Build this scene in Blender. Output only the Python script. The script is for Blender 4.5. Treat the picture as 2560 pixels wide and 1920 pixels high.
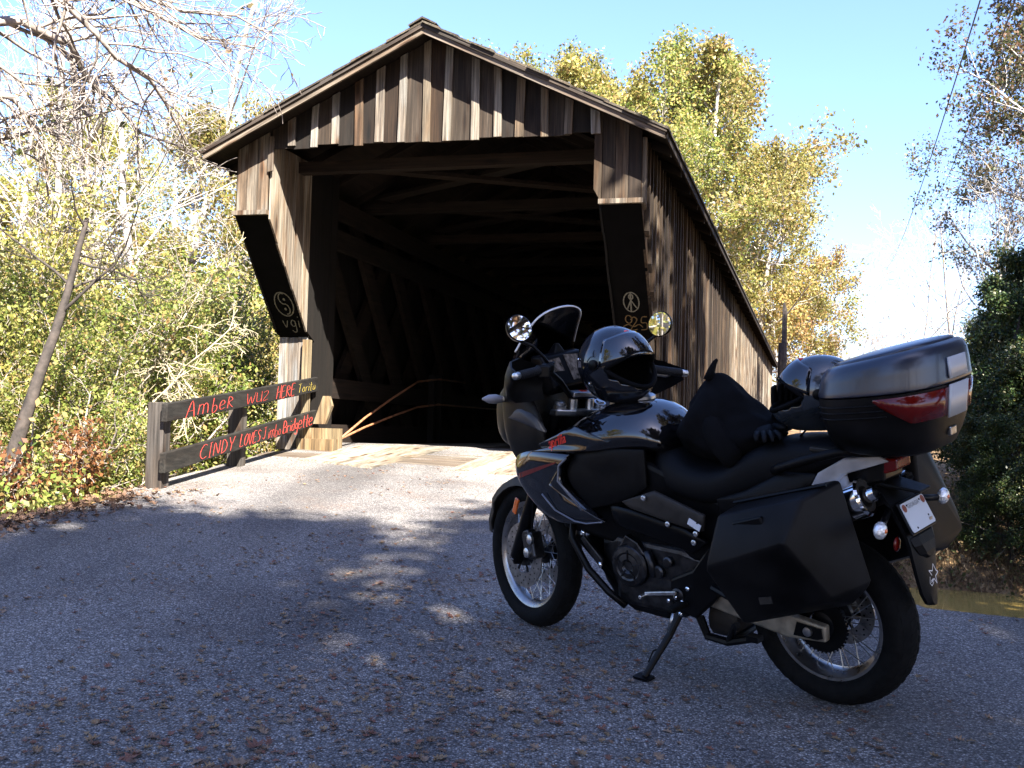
import bpy, bmesh, math, random
import numpy as np
from mathutils import Vector, Matrix
from mathutils.bvhtree import BVHTree

for o in list(bpy.data.objects):
    bpy.data.objects.remove(o)
SC = bpy.context.scene
COL = SC.collection
random.seed(7)
rng = np.random.default_rng(11)

# ------------------------------------------------------------------ camera
PITCH, ROLL, CAM_Z = math.radians(2.482), 0.027, 1.29
cam_data = bpy.data.cameras.new('camera')
cam_data.sensor_width = 36.0
cam_data.lens = 37.92
cam_data.clip_start = 0.05
cam_data.clip_end = 2000
cam = bpy.data.objects.new('camera', cam_data)
COL.objects.link(cam)
_f = Vector((0, math.cos(PITCH), math.sin(PITCH)))
_u = Vector((0, -math.sin(PITCH), math.cos(PITCH)))
_r = Vector((1, 0, 0))
_cr = _r * math.cos(ROLL) + _u * math.sin(ROLL)
_cu = _u * math.cos(ROLL) - _r * math.sin(ROLL)
cam.matrix_world = Matrix(((_cr.x, _cu.x, -_f.x, 0), (_cr.y, _cu.y, -_f.y, 0), (_cr.z, _cu.z, -_f.z, CAM_Z), (0, 0, 0, 1)))
SC.camera = cam

# ------------------------------------------------------------------ sky, sun, exposure
SUN_EL = math.radians(43.4)
SUN_AZ = math.radians(156.0)          # clockwise from +Y
world = bpy.data.worlds.new('World')
SC.world = world
world.use_nodes = True
wn = world.node_tree
sky = wn.nodes.new('ShaderNodeTexSky')
sky.sky_type = 'NISHITA'
sky.sun_disc = False
sky.sun_elevation = SUN_EL
sky.sun_rotation = SUN_AZ
sky.altitude = 200
sky.air_density = 1.15
sky.dust_density = 1.6
sky.ozone_density = 5.0
tint = wn.nodes.new('ShaderNodeMix'); tint.data_type = 'RGBA'; tint.blend_type = 'MULTIPLY'; tint.inputs[0].default_value = 1.0
tint.inputs[7].default_value = (.98, .96, 1.15, 1)      # the whole sky, evenly: clear deep autumn blue
wn.links.new(sky.outputs[0], tint.inputs[6])
wn.links.new(tint.outputs[2], wn.nodes['Background'].inputs[0])
wn.nodes['Background'].inputs[1].default_value = 0.054
sun_data = bpy.data.lights.new('sun', 'SUN')
sun_data.energy = 5.0
sun_data.angle = math.radians(0.53)
sun_data.color = (1.0, 0.93, 0.82)
sun = bpy.data.objects.new('sun', sun_data)
COL.objects.link(sun)
_sv = Vector((math.sin(SUN_AZ) * math.cos(SUN_EL), math.cos(SUN_AZ) * math.cos(SUN_EL), math.sin(SUN_EL)))
sun.rotation_euler = _sv.to_track_quat('Z', 'Y').to_euler()
SC.view_settings.view_transform = 'Standard'
SC.view_settings.look = 'None'
SC.view_settings.exposure = 2.9
SC.view_settings.gamma = 1.0
SC.view_settings.use_curve_mapping = False
SC.render.engine = 'CYCLES'
SC.cycles.max_bounces = 6
SC.cycles.diffuse_bounces = 3
SC.cycles.glossy_bounces = 4
SC.cycles.transmission_bounces = 4
SC.cycles.transparent_max_bounces = 8
SC.cycles.use_denoising = True
SC.cycles.sample_clamp_indirect = 4.0

# ------------------------------------------------------------------ small helpers
def tag(o, label=None, cat=None, group=None, kind=None):
    if label: o['label'] = label
    if cat: o['category'] = cat
    if group: o['group'] = group
    if kind: o['kind'] = kind
    return o

def empty(name, M=None, parent=None):
    o = bpy.data.objects.new(name, None)
    o.empty_display_size = 0.2
    COL.objects.link(o)
    if parent: o.parent = parent
    if M is not None: o.matrix_local = M
    return o

def link_mesh(name, me, parent=None, M=None):
    o = bpy.data.objects.new(name, me)
    COL.objects.link(o)
    if parent: o.parent = parent
    if M is not None: o.matrix_local = M
    return o

class MB:
    """collects vertices and faces, then links them as one mesh object"""
    def __init__(self, M=None):
        self.v, self.f, self.M = [], [], M
    def add(self, vs, fs):
        n = len(self.v)
        if self.M is not None:
            vs = [self.M @ Vector(p) for p in vs]
        self.v += [tuple(p) for p in vs]
        self.f += [tuple(i + n for i in f) for f in fs]
        return self
    def box(self, c, s, R=None):
        x, y, z = s[0] / 2, s[1] / 2, s[2] / 2
        vs = [Vector(p) for p in ((-x, -y, -z), (x, -y, -z), (x, y, -z), (-x, y, -z), (-x, -y, z), (x, -y, z), (x, y, z), (-x, y, z))]
        if R is not None: vs = [R @ p for p in vs]
        c = Vector(c)
        return self.add([p + c for p in vs], [(0, 3, 2, 1), (4, 5, 6, 7), (0, 1, 5, 4), (1, 2, 6, 5), (2, 3, 7, 6), (3, 0, 4, 7)])
    def prism(self, poly, fn, a, b):
        """poly: 2-D outline; fn(p, q, d) -> 3-D; extruded from depth a to depth b"""
        n = len(poly)
        vs = [fn(p, q, a) for p, q in poly] + [fn(p, q, b) for p, q in poly]
        fs = [tuple(range(n - 1, -1, -1)), tuple(range(n, 2 * n))]
        fs += [(i, (i + 1) % n, n + (i + 1) % n, n + i) for i in range(n)]
        return self.add(vs, fs)
    def tube(self, pts, r, k=8, caps=True, flat=None):
        pts = [Vector(p) for p in pts]
        rs = r if isinstance(r, (list, tuple)) else [r] * len(pts)
        vs, fs = [], []
        up = None
        for i, p in enumerate(pts):
            a = pts[max(i - 1, 0)]; b = pts[min(i + 1, len(pts) - 1)]
            d = (b - a).normalized()
            if up is None:
                up = Vector((0, 0, 1)) if abs(d.z) < 0.9 else Vector((1, 0, 0))
            s = d.cross(up).normalized()
            up = s.cross(d).normalized()
            for j in range(k):
                t = 2 * math.pi * j / k
                w = (flat if flat else 1.0)
                vs.append(p + (s * math.cos(t) + up * math.sin(t) * w) * rs[i])
        for i in range(len(pts) - 1):
            for j in range(k):
                a = i * k + j; b = i * k + (j + 1) % k
                fs.append((a, b, b + k, a + k))
        if caps:
            fs.append(tuple(range(k - 1, -1, -1)))
            fs.append(tuple(range((len(pts) - 1) * k, len(pts) * k)))
        return self.add(vs, fs)
    def lathe(self, prof, c, axis, k=32, closed=False, caps=False):
        """prof: (distance along axis, radius)"""
        c = Vector(c); ax = Vector(axis).normalized()
        u = ax.orthogonal().normalized(); w = ax.cross(u)
        vs, fs = [], []
        n = len(prof)
        for d, r in prof:
            for j in range(k):
                t = 2 * math.pi * j / k
                vs.append(c + ax * d + (u * math.cos(t) + w * math.sin(t)) * r)
        m = n if closed else n - 1
        for i in range(m):
            for j in range(k):
                a = i * k + j; b = i * k + (j + 1) % k
                i2 = ((i + 1) % n) * k
                fs.append((a, i2 + j, i2 + (j + 1) % k, b))
        if caps:
            fs.append(tuple(range(k)))
            fs.append(tuple(range((n - 1) * k + k - 1, (n - 1) * k - 1, -1)))
        return self.add(vs, fs)
    def loft(self, loops, caps=True, closed=True):
        n = len(loops[0]); vs = []; fs = []
        for L in loops: vs += [Vector(p) for p in L]
        for i in range(len(loops) - 1):
            for j in range(n if closed else n - 1):
                a = i * n + j; b = i * n + (j + 1) % n
                fs.append((a, b, b + n, a + n))
        if caps and closed:
            fs.append(tuple(range(n - 1, -1, -1)))
            fs.append(tuple(range((len(loops) - 1) * n, len(loops) * n)))
        return self.add(vs, fs)
    def sphere(self, c, r, su=16, sv=10):
        c = Vector(c); r = Vector(r) if not isinstance(r, (int, float)) else Vector((r, r, r))
        vs = [c + Vector((0, 0, r.z))]; fs = []
        for i in range(1, sv):
            a = math.pi * i / sv
            for j in range(su):
                t = 2 * math.pi * j / su
                vs.append(c + Vector((r.x * math.sin(a) * math.cos(t), r.y * math.sin(a) * math.sin(t), r.z * math.cos(a))))
        vs.append(c - Vector((0, 0, r.z)))
        for j in range(su): fs.append((0, 1 + j, 1 + (j + 1) % su))
        for i in range(sv - 2):
            for j in range(su):
                a = 1 + i * su + j; b = 1 + i * su + (j + 1) % su
                fs.append((a, a + su, b + su, b))
        e = len(vs) - 1
        for j in range(su): fs.append((e, 1 + (sv - 2) * su + (j + 1) % su, 1 + (sv - 2) * su + j))
        return self.add(vs, fs)
    def mesh(self, name, mat, smooth=False):
        me = bpy.data.meshes.new(name)
        me.from_pydata(self.v, [], self.f)
        me.validate()
        bm = bmesh.new(); bm.from_mesh(me)
        bmesh.ops.recalc_face_normals(bm, faces=bm.faces)
        bm.to_mesh(me); bm.free()
        if mat: me.materials.append(mat)
        if smooth:
            me.polygons.foreach_set('use_smooth', [True] * len(me.polygons))
        return me
    def build(self, name, mat, parent=None, smooth=False, bevel=0, sub=0, auto=None, seg=2, label=None):
        me = self.mesh(name, mat, smooth or bool(sub) or auto is not None)
        o = link_mesh(name, me, parent)
        if label: o['label'] = label
        if sub:
            m = o.modifiers.new('sub', 'SUBSURF'); m.levels = m.render_levels = sub
        if bevel:
            m = o.modifiers.new('bev', 'BEVEL'); m.width = bevel; m.segments = seg; m.limit_method = 'ANGLE'; m.angle_limit = math.radians(35)
            m.harden_normals = False
        if auto is not None:
            me.set_sharp_from_angle(angle=math.radians(auto))
        return o

# ------------------------------------------------------------------ materials
def mat(name):
    m = bpy.data.materials.new(name)
    m.use_nodes = True
    nt = m.node_tree
    for n in list(nt.nodes): nt.nodes.remove(n)
    out = nt.nodes.new('ShaderNodeOutputMaterial')
    return m, nt, out
def N(nt, t, **kw):
    n = nt.nodes.new(t)
    for k, v in kw.items():
        if k.startswith('i_'): n.inputs[k[2:].replace('_', ' ')].default_value = v
        else: setattr(n, k, v)
    return n
def ramp(nt, stops, fac=None, interp='LINEAR'):
    r = nt.nodes.new('ShaderNodeValToRGB')
    r.color_ramp.interpolation = interp
    e = r.color_ramp.elements
    while len(e) > 1: e.remove(e[-1])
    e[0].position = stops[0][0]; e[0].color = (*stops[0][1], 1)
    for p, c in stops[1:]:
        x = e.new(p); x.color = (*c, 1)
    if fac is not None: nt.links.new(fac, r.inputs[0])
    return r
def simple(name, col, rough=0.5, metal=0.0, coat=0.0, noise=0.0, nscale=30, bump=0.0, spec=0.5, bscale=None, trans=0.0, ior=1.45, alpha=1.0):
    m, nt, out = mat(name)
    b = N(nt, 'ShaderNodeBsdfPrincipled')
    b.inputs['Base Color'].default_value = (*col, 1)
    b.inputs['Roughness'].default_value = rough
    b.inputs['Metallic'].default_value = metal
    b.inputs['Coat Weight'].default_value = coat
    b.inputs['Coat Roughness'].default_value = 0.03
    b.inputs['Specular IOR Level'].default_value = spec
    b.inputs['Transmission Weight'].default_value = trans
    b.inputs['IOR'].default_value = ior
    b.inputs['Alpha'].default_value = alpha
    nt.links.new(b.outputs[0], out.inputs[0])
    if noise or bump:
        tc = N(nt, 'ShaderNodeTexCoord')
        nz = N(nt, 'ShaderNodeTexNoise'); nz.inputs['Scale'].default_value = nscale; nz.inputs['Detail'].default_value = 5
        nt.links.new(tc.outputs['Object'], nz.inputs['Vector'])
        if noise:
            lo = tuple(max(0, c * (1 - noise)) for c in col); hi = tuple(min(1, c * (1 + noise)) for c in col)
            r = ramp(nt, [(0.3, lo), (0.7, hi)], nz.outputs[0])
            nt.links.new(r.outputs[0], b.inputs['Base Color'])
            mr = N(nt, 'ShaderNodeMapRange'); mr.inputs['To Min'].default_value = max(0.02, rough * 0.8); mr.inputs['To Max'].default_value = min(1, rough * 1.25)
            nt.links.new(nz.outputs[0], mr.inputs[0]); nt.links.new(mr.outputs[0], b.inputs['Roughness'])
        if bump:
            nb = nz
            if bscale:
                nb = N(nt, 'ShaderNodeTexNoise'); nb.inputs['Scale'].default_value = bscale; nb.inputs['Detail'].default_value = 4
                nt.links.new(tc.outputs['Object'], nb.inputs['Vector'])
            bp = N(nt, 'ShaderNodeBump'); bp.inputs['Strength'].default_value = bump; bp.inputs['Distance'].default_value = 0.01
            nt.links.new(nb.outputs[0], bp.inputs['Height']); nt.links.new(bp.outputs[0], b.inputs['Normal'])
    return m

def wood(name, pal, axis='Z', rough=0.85, knots=True, spread=1.0, stain=0.5):
    """weathered boards: pal = tones picked per board; grain runs along an object axis"""
    m, nt, out = mat(name)
    b = N(nt, 'ShaderNodeBsdfPrincipled'); b.inputs['Roughness'].default_value = rough
    b.inputs['Specular IOR Level'].default_value = 0.25
    nt.links.new(b.outputs[0], out.inputs[0])
    tc = N(nt, 'ShaderNodeTexCoord'); oi = N(nt, 'ShaderNodeObjectInfo')
    off = N(nt, 'ShaderNodeVectorMath', operation='SCALE'); off.inputs[3].default_value = 37.0
    cx = N(nt, 'ShaderNodeCombineXYZ')
    for k in range(3): nt.links.new(oi.outputs['Random'], cx.inputs[k])
    nt.links.new(cx.outputs[0], off.inputs[0])
    ad = N(nt, 'ShaderNodeVectorMath', operation='ADD')
    nt.links.new(tc.outputs['Object'], ad.inputs[0]); nt.links.new(off.outputs[0], ad.inputs[1])
    mp = N(nt, 'ShaderNodeMapping')
    sc = {'X': (1.2, 42, 42), 'Y': (42, 1.2, 42), 'Z': (42, 42, 1.2)}[axis]
    mp.inputs['Scale'].default_value = sc
    nt.links.new(ad.outputs[0], mp.inputs[0])
    g = N(nt, 'ShaderNodeTexNoise'); g.inputs['Scale'].default_value = 1.0; g.inputs['Detail'].default_value = 6; g.inputs['Roughness'].default_value = 0.72
    nt.links.new(mp.outputs[0], g.inputs['Vector'])
    # board tone
    n = len(pal)
    tone = ramp(nt, [(i / n, pal[i]) for i in range(n)], oi.outputs['Random'], 'CONSTANT')
    gr = ramp(nt, [(0.28, (0.1,) * 3), (0.45, (0.6,) * 3), (0.55, (1.0,) * 3), (0.72, (1.9,) * 3)], g.outputs[0])
    mul = N(nt, 'ShaderNodeMix', data_type='RGBA', blend_type='MULTIPLY'); mul.inputs[0].default_value = 0.9
    nt.links.new(tone.outputs[0], mul.inputs[6]); nt.links.new(gr.outputs[0], mul.inputs[7])
    # broad stains / weathering
    mp2 = N(nt, 'ShaderNodeMapping')
    mp2.inputs['Scale'].default_value = {'X': (0.9, 6, 6), 'Y': (6, 0.9, 6), 'Z': (6, 6, 0.9)}[axis]
    nt.links.new(ad.outputs[0], mp2.inputs[0])
    s = N(nt, 'ShaderNodeTexNoise'); s.inputs['Scale'].default_value = 1.3; s.inputs['Detail'].default_value = 4
    nt.links.new(mp2.outputs[0], s.inputs['Vector'])
    sr = ramp(nt, [(0.34, (0.3, 0.22, 0.16)), (0.44, (0.85, 0.66, 0.5)), (0.54, (1, 1, 1)), (0.68, (1.4, 1.36, 1.3))], s.outputs[0])
    mul2 = N(nt, 'ShaderNodeMix', data_type='RGBA', blend_type='MULTIPLY'); mul2.inputs[0].default_value = stain
    nt.links.new(mul.outputs[2], mul2.inputs[6]); nt.links.new(sr.outputs[0], mul2.inputs[7])
    mp3 = N(nt, 'ShaderNodeMapping'); mp3.inputs['Scale'].default_value = {'X': (1.6, 7, 7), 'Y': (7, 1.6, 7), 'Z': (7, 7, 1.6)}[axis]
    nt.links.new(ad.outputs[0], mp3.inputs[0])
    kv = N(nt, 'ShaderNodeTexVoronoi'); kv.inputs['Scale'].default_value = 1.0; nt.links.new(mp3.outputs[0], kv.inputs['Vector'])
    kr = ramp(nt, [(.1, (.15, .1, .07)), (.17, (.6, .42, .3)), (.27, (1, 1, 1))], kv.outputs['Distance'])
    mul3 = N(nt, 'ShaderNodeMix', data_type='RGBA', blend_type='MULTIPLY'); mul3.inputs[0].default_value = .85 if knots else 0
    nt.links.new(mul2.outputs[2], mul3.inputs[6]); nt.links.new(kr.outputs[0], mul3.inputs[7])
    nt.links.new(mul3.outputs[2], b.inputs['Base Color'])
    bp = N(nt, 'ShaderNodeBump'); bp.inputs['Strength'].default_value = 0.6; bp.inputs['Distance'].default_value = 0.006
    nt.links.new(g.outputs[0], bp.inputs['Height']); nt.links.new(bp.outputs[0], b.inputs['Normal'])
    return m

M_board = wood('weathered_dark_board', [(0.0121, 0.0078, 0.0052), (0.0190, 0.0130, 0.0086), (0.0259, 0.0199, 0.0146), (0.0156, 0.0091, 0.0052), (0.0311, 0.0233, 0.0173), (0.0103, 0.0078, 0.0060), (0.0242, 0.0138, 0.0073)])
M_batten = wood('weathered_batten', [(0.1362, 0.1205, 0.0996), (0.0943, 0.0786, 0.0628), (0.1572, 0.1466, 0.1309), (0.0786, 0.0524, 0.0335), (0.1153, 0.0943, 0.0691), (0.1781, 0.1729, 0.1676)], stain=.6)
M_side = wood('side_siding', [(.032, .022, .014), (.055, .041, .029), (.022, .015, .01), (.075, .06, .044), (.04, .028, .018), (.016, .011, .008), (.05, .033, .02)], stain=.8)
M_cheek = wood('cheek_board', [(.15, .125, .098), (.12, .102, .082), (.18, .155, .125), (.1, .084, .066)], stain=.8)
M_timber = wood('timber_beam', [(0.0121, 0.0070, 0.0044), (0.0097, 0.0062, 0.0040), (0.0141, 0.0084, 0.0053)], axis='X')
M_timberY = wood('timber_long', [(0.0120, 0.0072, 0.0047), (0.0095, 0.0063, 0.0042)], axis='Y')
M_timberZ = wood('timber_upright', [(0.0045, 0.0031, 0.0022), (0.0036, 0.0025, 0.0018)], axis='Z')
M_barge = wood('barge_board', [(0.1277, 0.1037, 0.0798), (0.1197, 0.0997, 0.0838)], axis='X', stain=.5)
M_bargetrim = wood('barge_trim', [(.06, .05, .04), (.05, .042, .036)], axis='X', stain=.5)
M_shingle = wood('roof_shingle', [(.06, .052, .04), (.075, .064, .048), (.05, .044, .036)], axis='Y')
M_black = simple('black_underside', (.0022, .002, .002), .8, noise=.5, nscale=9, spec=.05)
M_inner_lit = wood('inner_board', [(.17, .145, .115), (.13, .11, .088), (.2, .175, .14)], stain=.7)
M_deck = wood('deck_plank_wood', [(.12, .1, .08), (.16, .135, .11), (.1, .085, .07), (.14, .12, .1)], axis='X', stain=.5)
M_runner = wood('runner_plank_wood', [(.2, .175, .14), (.24, .215, .18), (.17, .15, .12)], axis='Y', stain=.5)
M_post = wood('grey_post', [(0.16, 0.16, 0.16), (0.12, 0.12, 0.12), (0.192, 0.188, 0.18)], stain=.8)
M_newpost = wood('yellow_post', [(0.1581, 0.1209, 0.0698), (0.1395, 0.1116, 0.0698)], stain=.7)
M_rail = wood('dark_rail', [(0.0112, 0.0102, 0.0092), (0.0132, 0.0119, 0.0102)], axis='Y', stain=.5)
M_railpost = wood('rail_post', [(0.054, 0.048, 0.042), (0.045, 0.0396, 0.036)], stain=.6)
M_rod = simple('rusty_rod', (.2, .085, .04), .6, noise=.5, nscale=12)
def paint(name, col):
    m = simple(name, col, .7, noise=.35, nscale=170)
    r = [n for n in m.node_tree.nodes if n.type == 'VALTORGB'][0].color_ramp.elements      # paint worn down to the dark wood in places
    r[0].position = .34; r[0].color = (.03, .022, .018, 1)
    r[1].position = .43; r[1].color = (*[c * .7 for c in col], 1)
    e = r.new(.75); e.color = (*[min(1, c * 1.2) for c in col], 1)
    return m
M_red = paint('red_spray', (.62, .06, .045))
M_yellow = paint('yellow_chalk', (.6, .46, .08))
M_chalk = paint('pale_chalk', (.13, .12, .09))
M_ochre = paint('ochre_chalk', (.1, .055, .012))

# ------------------------------------------------------------------ ground shape
SLOPE = 0.0769
ROAD_EDGE = [(-2.3, 14.2), (-2.62, 13.0), (-3.0, 11.0), (-3.22, 9.3), (-3.15, 8.45), (-3.5, 7.35), (-4.6, 5.6), (-6.5, 3.4), (-9.5, 0.5), (-12, -6), (-12, -30),
             (14, -30), (14, 3.2), (6.5, 4.55), (3.6, 5.18), (2.56, 5.44), (2.15, 5.62), (2.02, 6.6), (1.95, 9.0), (1.9, 11.5), (1.9, 13.4)]
def dist_poly(x, y):
    inside = False; d = 1e9
    n = len(ROAD_EDGE)
    for i in range(n):
        x1, y1 = ROAD_EDGE[i]; x2, y2 = ROAD_EDGE[(i + 1) % n]
        if (y1 > y) != (y2 > y) and x < (x2 - x1) * (y - y1) / (y2 - y1) + x1: inside = not inside
        dx, dy = x2 - x1, y2 - y1
        t = max(0, min(1, ((x - x1) * dx + (y - y1) * dy) / (dx * dx + dy * dy)))
        d = min(d, math.hypot(x - x1 - t * dx, y - y1 - t * dy))
    return d if inside else -d
PHI = math.radians(15.62)
AX = Vector((math.sin(PHI), math.cos(PHI), 0)); TX = Vector((math.cos(PHI), -math.sin(PHI), 0))
B0 = Vector((-3.188, 12.17, 1.03))
def sst(a, b, x):
    t = max(0, min(1, (x - a) / (b - a))); return t * t * (3 - 2 * t)
WATER_Z = -1.1
def wob(x, y): return .12 * math.sin(x * .9 + y * .4) + .1 * math.sin(x * .37 - y * .8 + 1.3) + .06 * math.sin(x * 2.1 + y * 1.7)
def ground_z(x, y):
    road = SLOPE * y if y < 14 else SLOPE * 14
    d = dist_poly(x, y)
    if d > 0: return road
    s = (x - B0.x) * AX.x + (y - B0.y) * AX.y
    # creek valley crossing under the bridge
    v = -1.75 + 1.75 * sst(6.3, 9.9, s + .3 * math.sin(x * .7)) + .9 * sst(9.6, 24, s) + 1.2 * sst(24, 60, s) if s > 4 else -1.75 + .75 * sst(1.5, -1.5, s) * (1 if x > 0 else 1.7)
    if s > 4: pass
    if x < -2:                                     # left bank: a shelf a little below the road
        v = max(v, road - .75 - .1 * (-x - 3) + .0 * y) if s < 2 else v
    if y < 4: v = max(v, road - .5)
    w = sst(0, -2.2, d)
    return road * (1 - w) + (v + wob(x, y) * (.35 if x > 2 else 1)) * w - .03 * sst(0, -.3, d)
# ------------------------------------------------------------------ ground, road, water
def mat_road():
    m, nt, out = mat('chip_seal_road')
    b = N(nt, 'ShaderNodeBsdfPrincipled'); b.inputs['Roughness'].default_value = .8; b.inputs['Specular IOR Level'].default_value = .35
    nt.links.new(b.outputs[0], out.inputs[0])
    tc = N(nt, 'ShaderNodeTexCoord')
    v = N(nt, 'ShaderNodeTexVoronoi', feature='F1'); v.inputs['Scale'].default_value = 130; v.inputs['Randomness'].default_value = 1
    nt.links.new(tc.outputs['Object'], v.inputs['Vector'])
    sep = N(nt, 'ShaderNodeSeparateColor'); nt.links.new(v.outputs['Color'], sep.inputs[0])
    stone = ramp(nt, [(0, (.07, .066, .067)), (.3, (.14, .134, .133)), (.65, (.22, .212, .209)), (.88, (.33, .32, .316)), (1, (.52, .51, .5))], sep.outputs[0])
    edge = ramp(nt, [(.25, (1, 1, 1)), (.75, (.38, .37, .37))], None)
    mr = N(nt, 'ShaderNodeMath', operation='MULTIPLY'); mr.inputs[1].default_value = 1.25
    nt.links.new(v.outputs['Distance'], mr.inputs[0]); nt.links.new(mr.outputs[0], edge.inputs[0])
    mul = N(nt, 'ShaderNodeMix', data_type='RGBA', blend_type='MULTIPLY'); mul.inputs[0].default_value = 1
    nt.links.new(stone.outputs[0], mul.inputs[6]); nt.links.new(edge.outputs[0], mul.inputs[7])
    n1 = N(nt, 'ShaderNodeTexNoise'); n1.inputs['Scale'].default_value = .9; n1.inputs['Detail'].default_value = 6
    nt.links.new(tc.outputs['Object'], n1.inputs['Vector'])
    r1 = ramp(nt, [(.3, (.68, .66, .66)), (.5, (1, 1, 1)), (.72, (1.22, 1.2, 1.16))], n1.outputs[0])
    mul2 = N(nt, 'ShaderNodeMix', data_type='RGBA', blend_type='MULTIPLY'); mul2.inputs[0].default_value = 1
    nt.links.new(mul.outputs[2], mul2.inputs[6]); nt.links.new(r1.outputs[0], mul2.inputs[7])
    mpt = N(nt, 'ShaderNodeMapping'); mpt.inputs['Scale'].default_value = (1.1, .16, 1); mpt.inputs['Rotation'].default_value = (0, 0, .12)
    nt.links.new(tc.outputs['Object'], mpt.inputs[0])
    nt_ = N(nt, 'ShaderNodeTexNoise'); nt_.inputs['Scale'].default_value = 1.0; nt_.inputs['Detail'].default_value = 2; nt.links.new(mpt.outputs[0], nt_.inputs['Vector'])
    rt_ = ramp(nt, [(.36, (.6, .59, .59)), (.5, (.95, .94, .93)), (.64, (1.2, 1.18, 1.15))], nt_.outputs[0])
    mul2b = N(nt, 'ShaderNodeMix', data_type='RGBA', blend_type='MULTIPLY'); mul2b.inputs[0].default_value = 1
    nt.links.new(mul2.outputs[2], mul2b.inputs[6]); nt.links.new(rt_.outputs[0], mul2b.inputs[7]); mul2 = mul2b
    # brown crumbled leaf dust in drifts
    n2 = N(nt, 'ShaderNodeTexNoise'); n2.inputs['Scale'].default_value = 1.7; n2.inputs['Detail'].default_value = 8; n2.inputs['Roughness'].default_value = .7
    nt.links.new(tc.outputs['Object'], n2.inputs['Vector'])
    r2 = ramp(nt, [(.52, (0, 0, 0)), (.68, (.55, .55, .55))], n2.outputs[0])
    n3 = N(nt, 'ShaderNodeTexNoise'); n3.inputs['Scale'].default_value = 60; n3.inputs['Detail'].default_value = 3
    nt.links.new(tc.outputs['Object'], n3.inputs['Vector'])
    r3 = ramp(nt, [(.5, (0, 0, 0)), (.62, (1, 1, 1))], n3.outputs[0])
    mm = N(nt, 'ShaderNodeMath', operation='MULTIPLY'); nt.links.new(r2.outputs[0], mm.inputs[0]); nt.links.new(r3.outputs[0], mm.inputs[1])
    mix = N(nt, 'ShaderNodeMix', data_type='RGBA'); nt.links.new(mm.outputs[0], mix.inputs[0])
    nt.links.new(mul2.outputs[2], mix.inputs[6]); mix.inputs[7].default_value = (.13, .07, .035, 1)
    nt.links.new(mix.outputs[2], b.inputs['Base Color'])
    bp = N(nt, 'ShaderNodeBump', invert=True); bp.inputs['Strength'].default_value = .8; bp.inputs['Distance'].default_value = .006
    nt.links.new(v.outputs['Distance'], bp.inputs['Height']); nt.links.new(bp.outputs[0], b.inputs['Normal'])
    return m
M_road = mat_road()

def mat_ground():
    m, nt, out = mat('leafy_soil')
    b = N(nt, 'ShaderNodeBsdfPrincipled'); b.inputs['Roughness'].default_value = .9; b.inputs['Specular IOR Level'].default_value = .2
    nt.links.new(b.outputs[0], out.inputs[0])
    tc = N(nt, 'ShaderNodeTexCoord')
    v = N(nt, 'ShaderNodeTexVoronoi'); v.inputs['Scale'].default_value = 16
    nt.links.new(tc.outputs['Object'], v.inputs['Vector'])
    sep = N(nt, 'ShaderNodeSeparateColor'); nt.links.new(v.outputs['Color'], sep.inputs[0])
    r = ramp(nt, [(0, (.05, .03, .018)), (.4, (.11, .07, .04)), (.75, (.2, .13, .07)), (1, (.28, .2, .12))], sep.outputs[1])
    n1 = N(nt, 'ShaderNodeTexNoise'); n1.inputs['Scale'].default_value = .6; n1.inputs['Detail'].default_value = 6
    nt.links.new(tc.outputs['Object'], n1.inputs['Vector'])
    r1 = ramp(nt, [(.35, (.55, .55, .5)), (.65, (1.3, 1.25, 1.1))], n1.outputs[0])
    mul = N(nt, 'ShaderNodeMix', data_type='RGBA', blend_type='MULTIPLY'); mul.inputs[0].default_value = 1
    nt.links.new(r.outputs[0], mul.inputs[6]); nt.links.new(r1.outputs[0], mul.inputs[7])
    nt.links.new(mul.outputs[2], b.inputs['Base Color'])
    bp = N(nt, 'ShaderNodeBump'); bp.inputs['Strength'].default_value = .8; bp.inputs['Distance'].default_value = .03
    nt.links.new(v.outputs['Distance'], bp.inputs['Height']); nt.links.new(bp.outputs[0], b.inputs['Normal'])
    return m
M_ground = mat_ground()

def axis_pts(lo, hi, dense_lo, dense_hi, step, grow=1.35):
    a = list(np.arange(dense_lo, dense_hi + 1e-6, step))
    s = step; x = dense_lo; left = []
    while x > lo:
        s *= grow; x -= s; left.append(x)
    s = step; x = a[-1]; right = []
    while x < hi:
        s *= grow; x += s; right.append(x)
    return left[::-1] + a + right
gx = axis_pts(-700, 700, -14, 22, .45); gy = axis_pts(-300, 900, -6, 34, .45)
gv = [(x, y, ground_z(x, y) - .035) for y in gy for x in gx]
nx = len(gx)
gf = [(j * nx + i, j * nx + i + 1, (j + 1) * nx + i + 1, (j + 1) * nx + i) for j in range(len(gy) - 1) for i in range(nx - 1)]
me = bpy.data.meshes.new('ground'); me.from_pydata(gv, [], gf); me.materials.append(M_ground)
me.polygons.foreach_set('use_smooth', [True] * len(me.polygons))
tag(link_mesh('ground', me), kind='structure')

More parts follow.
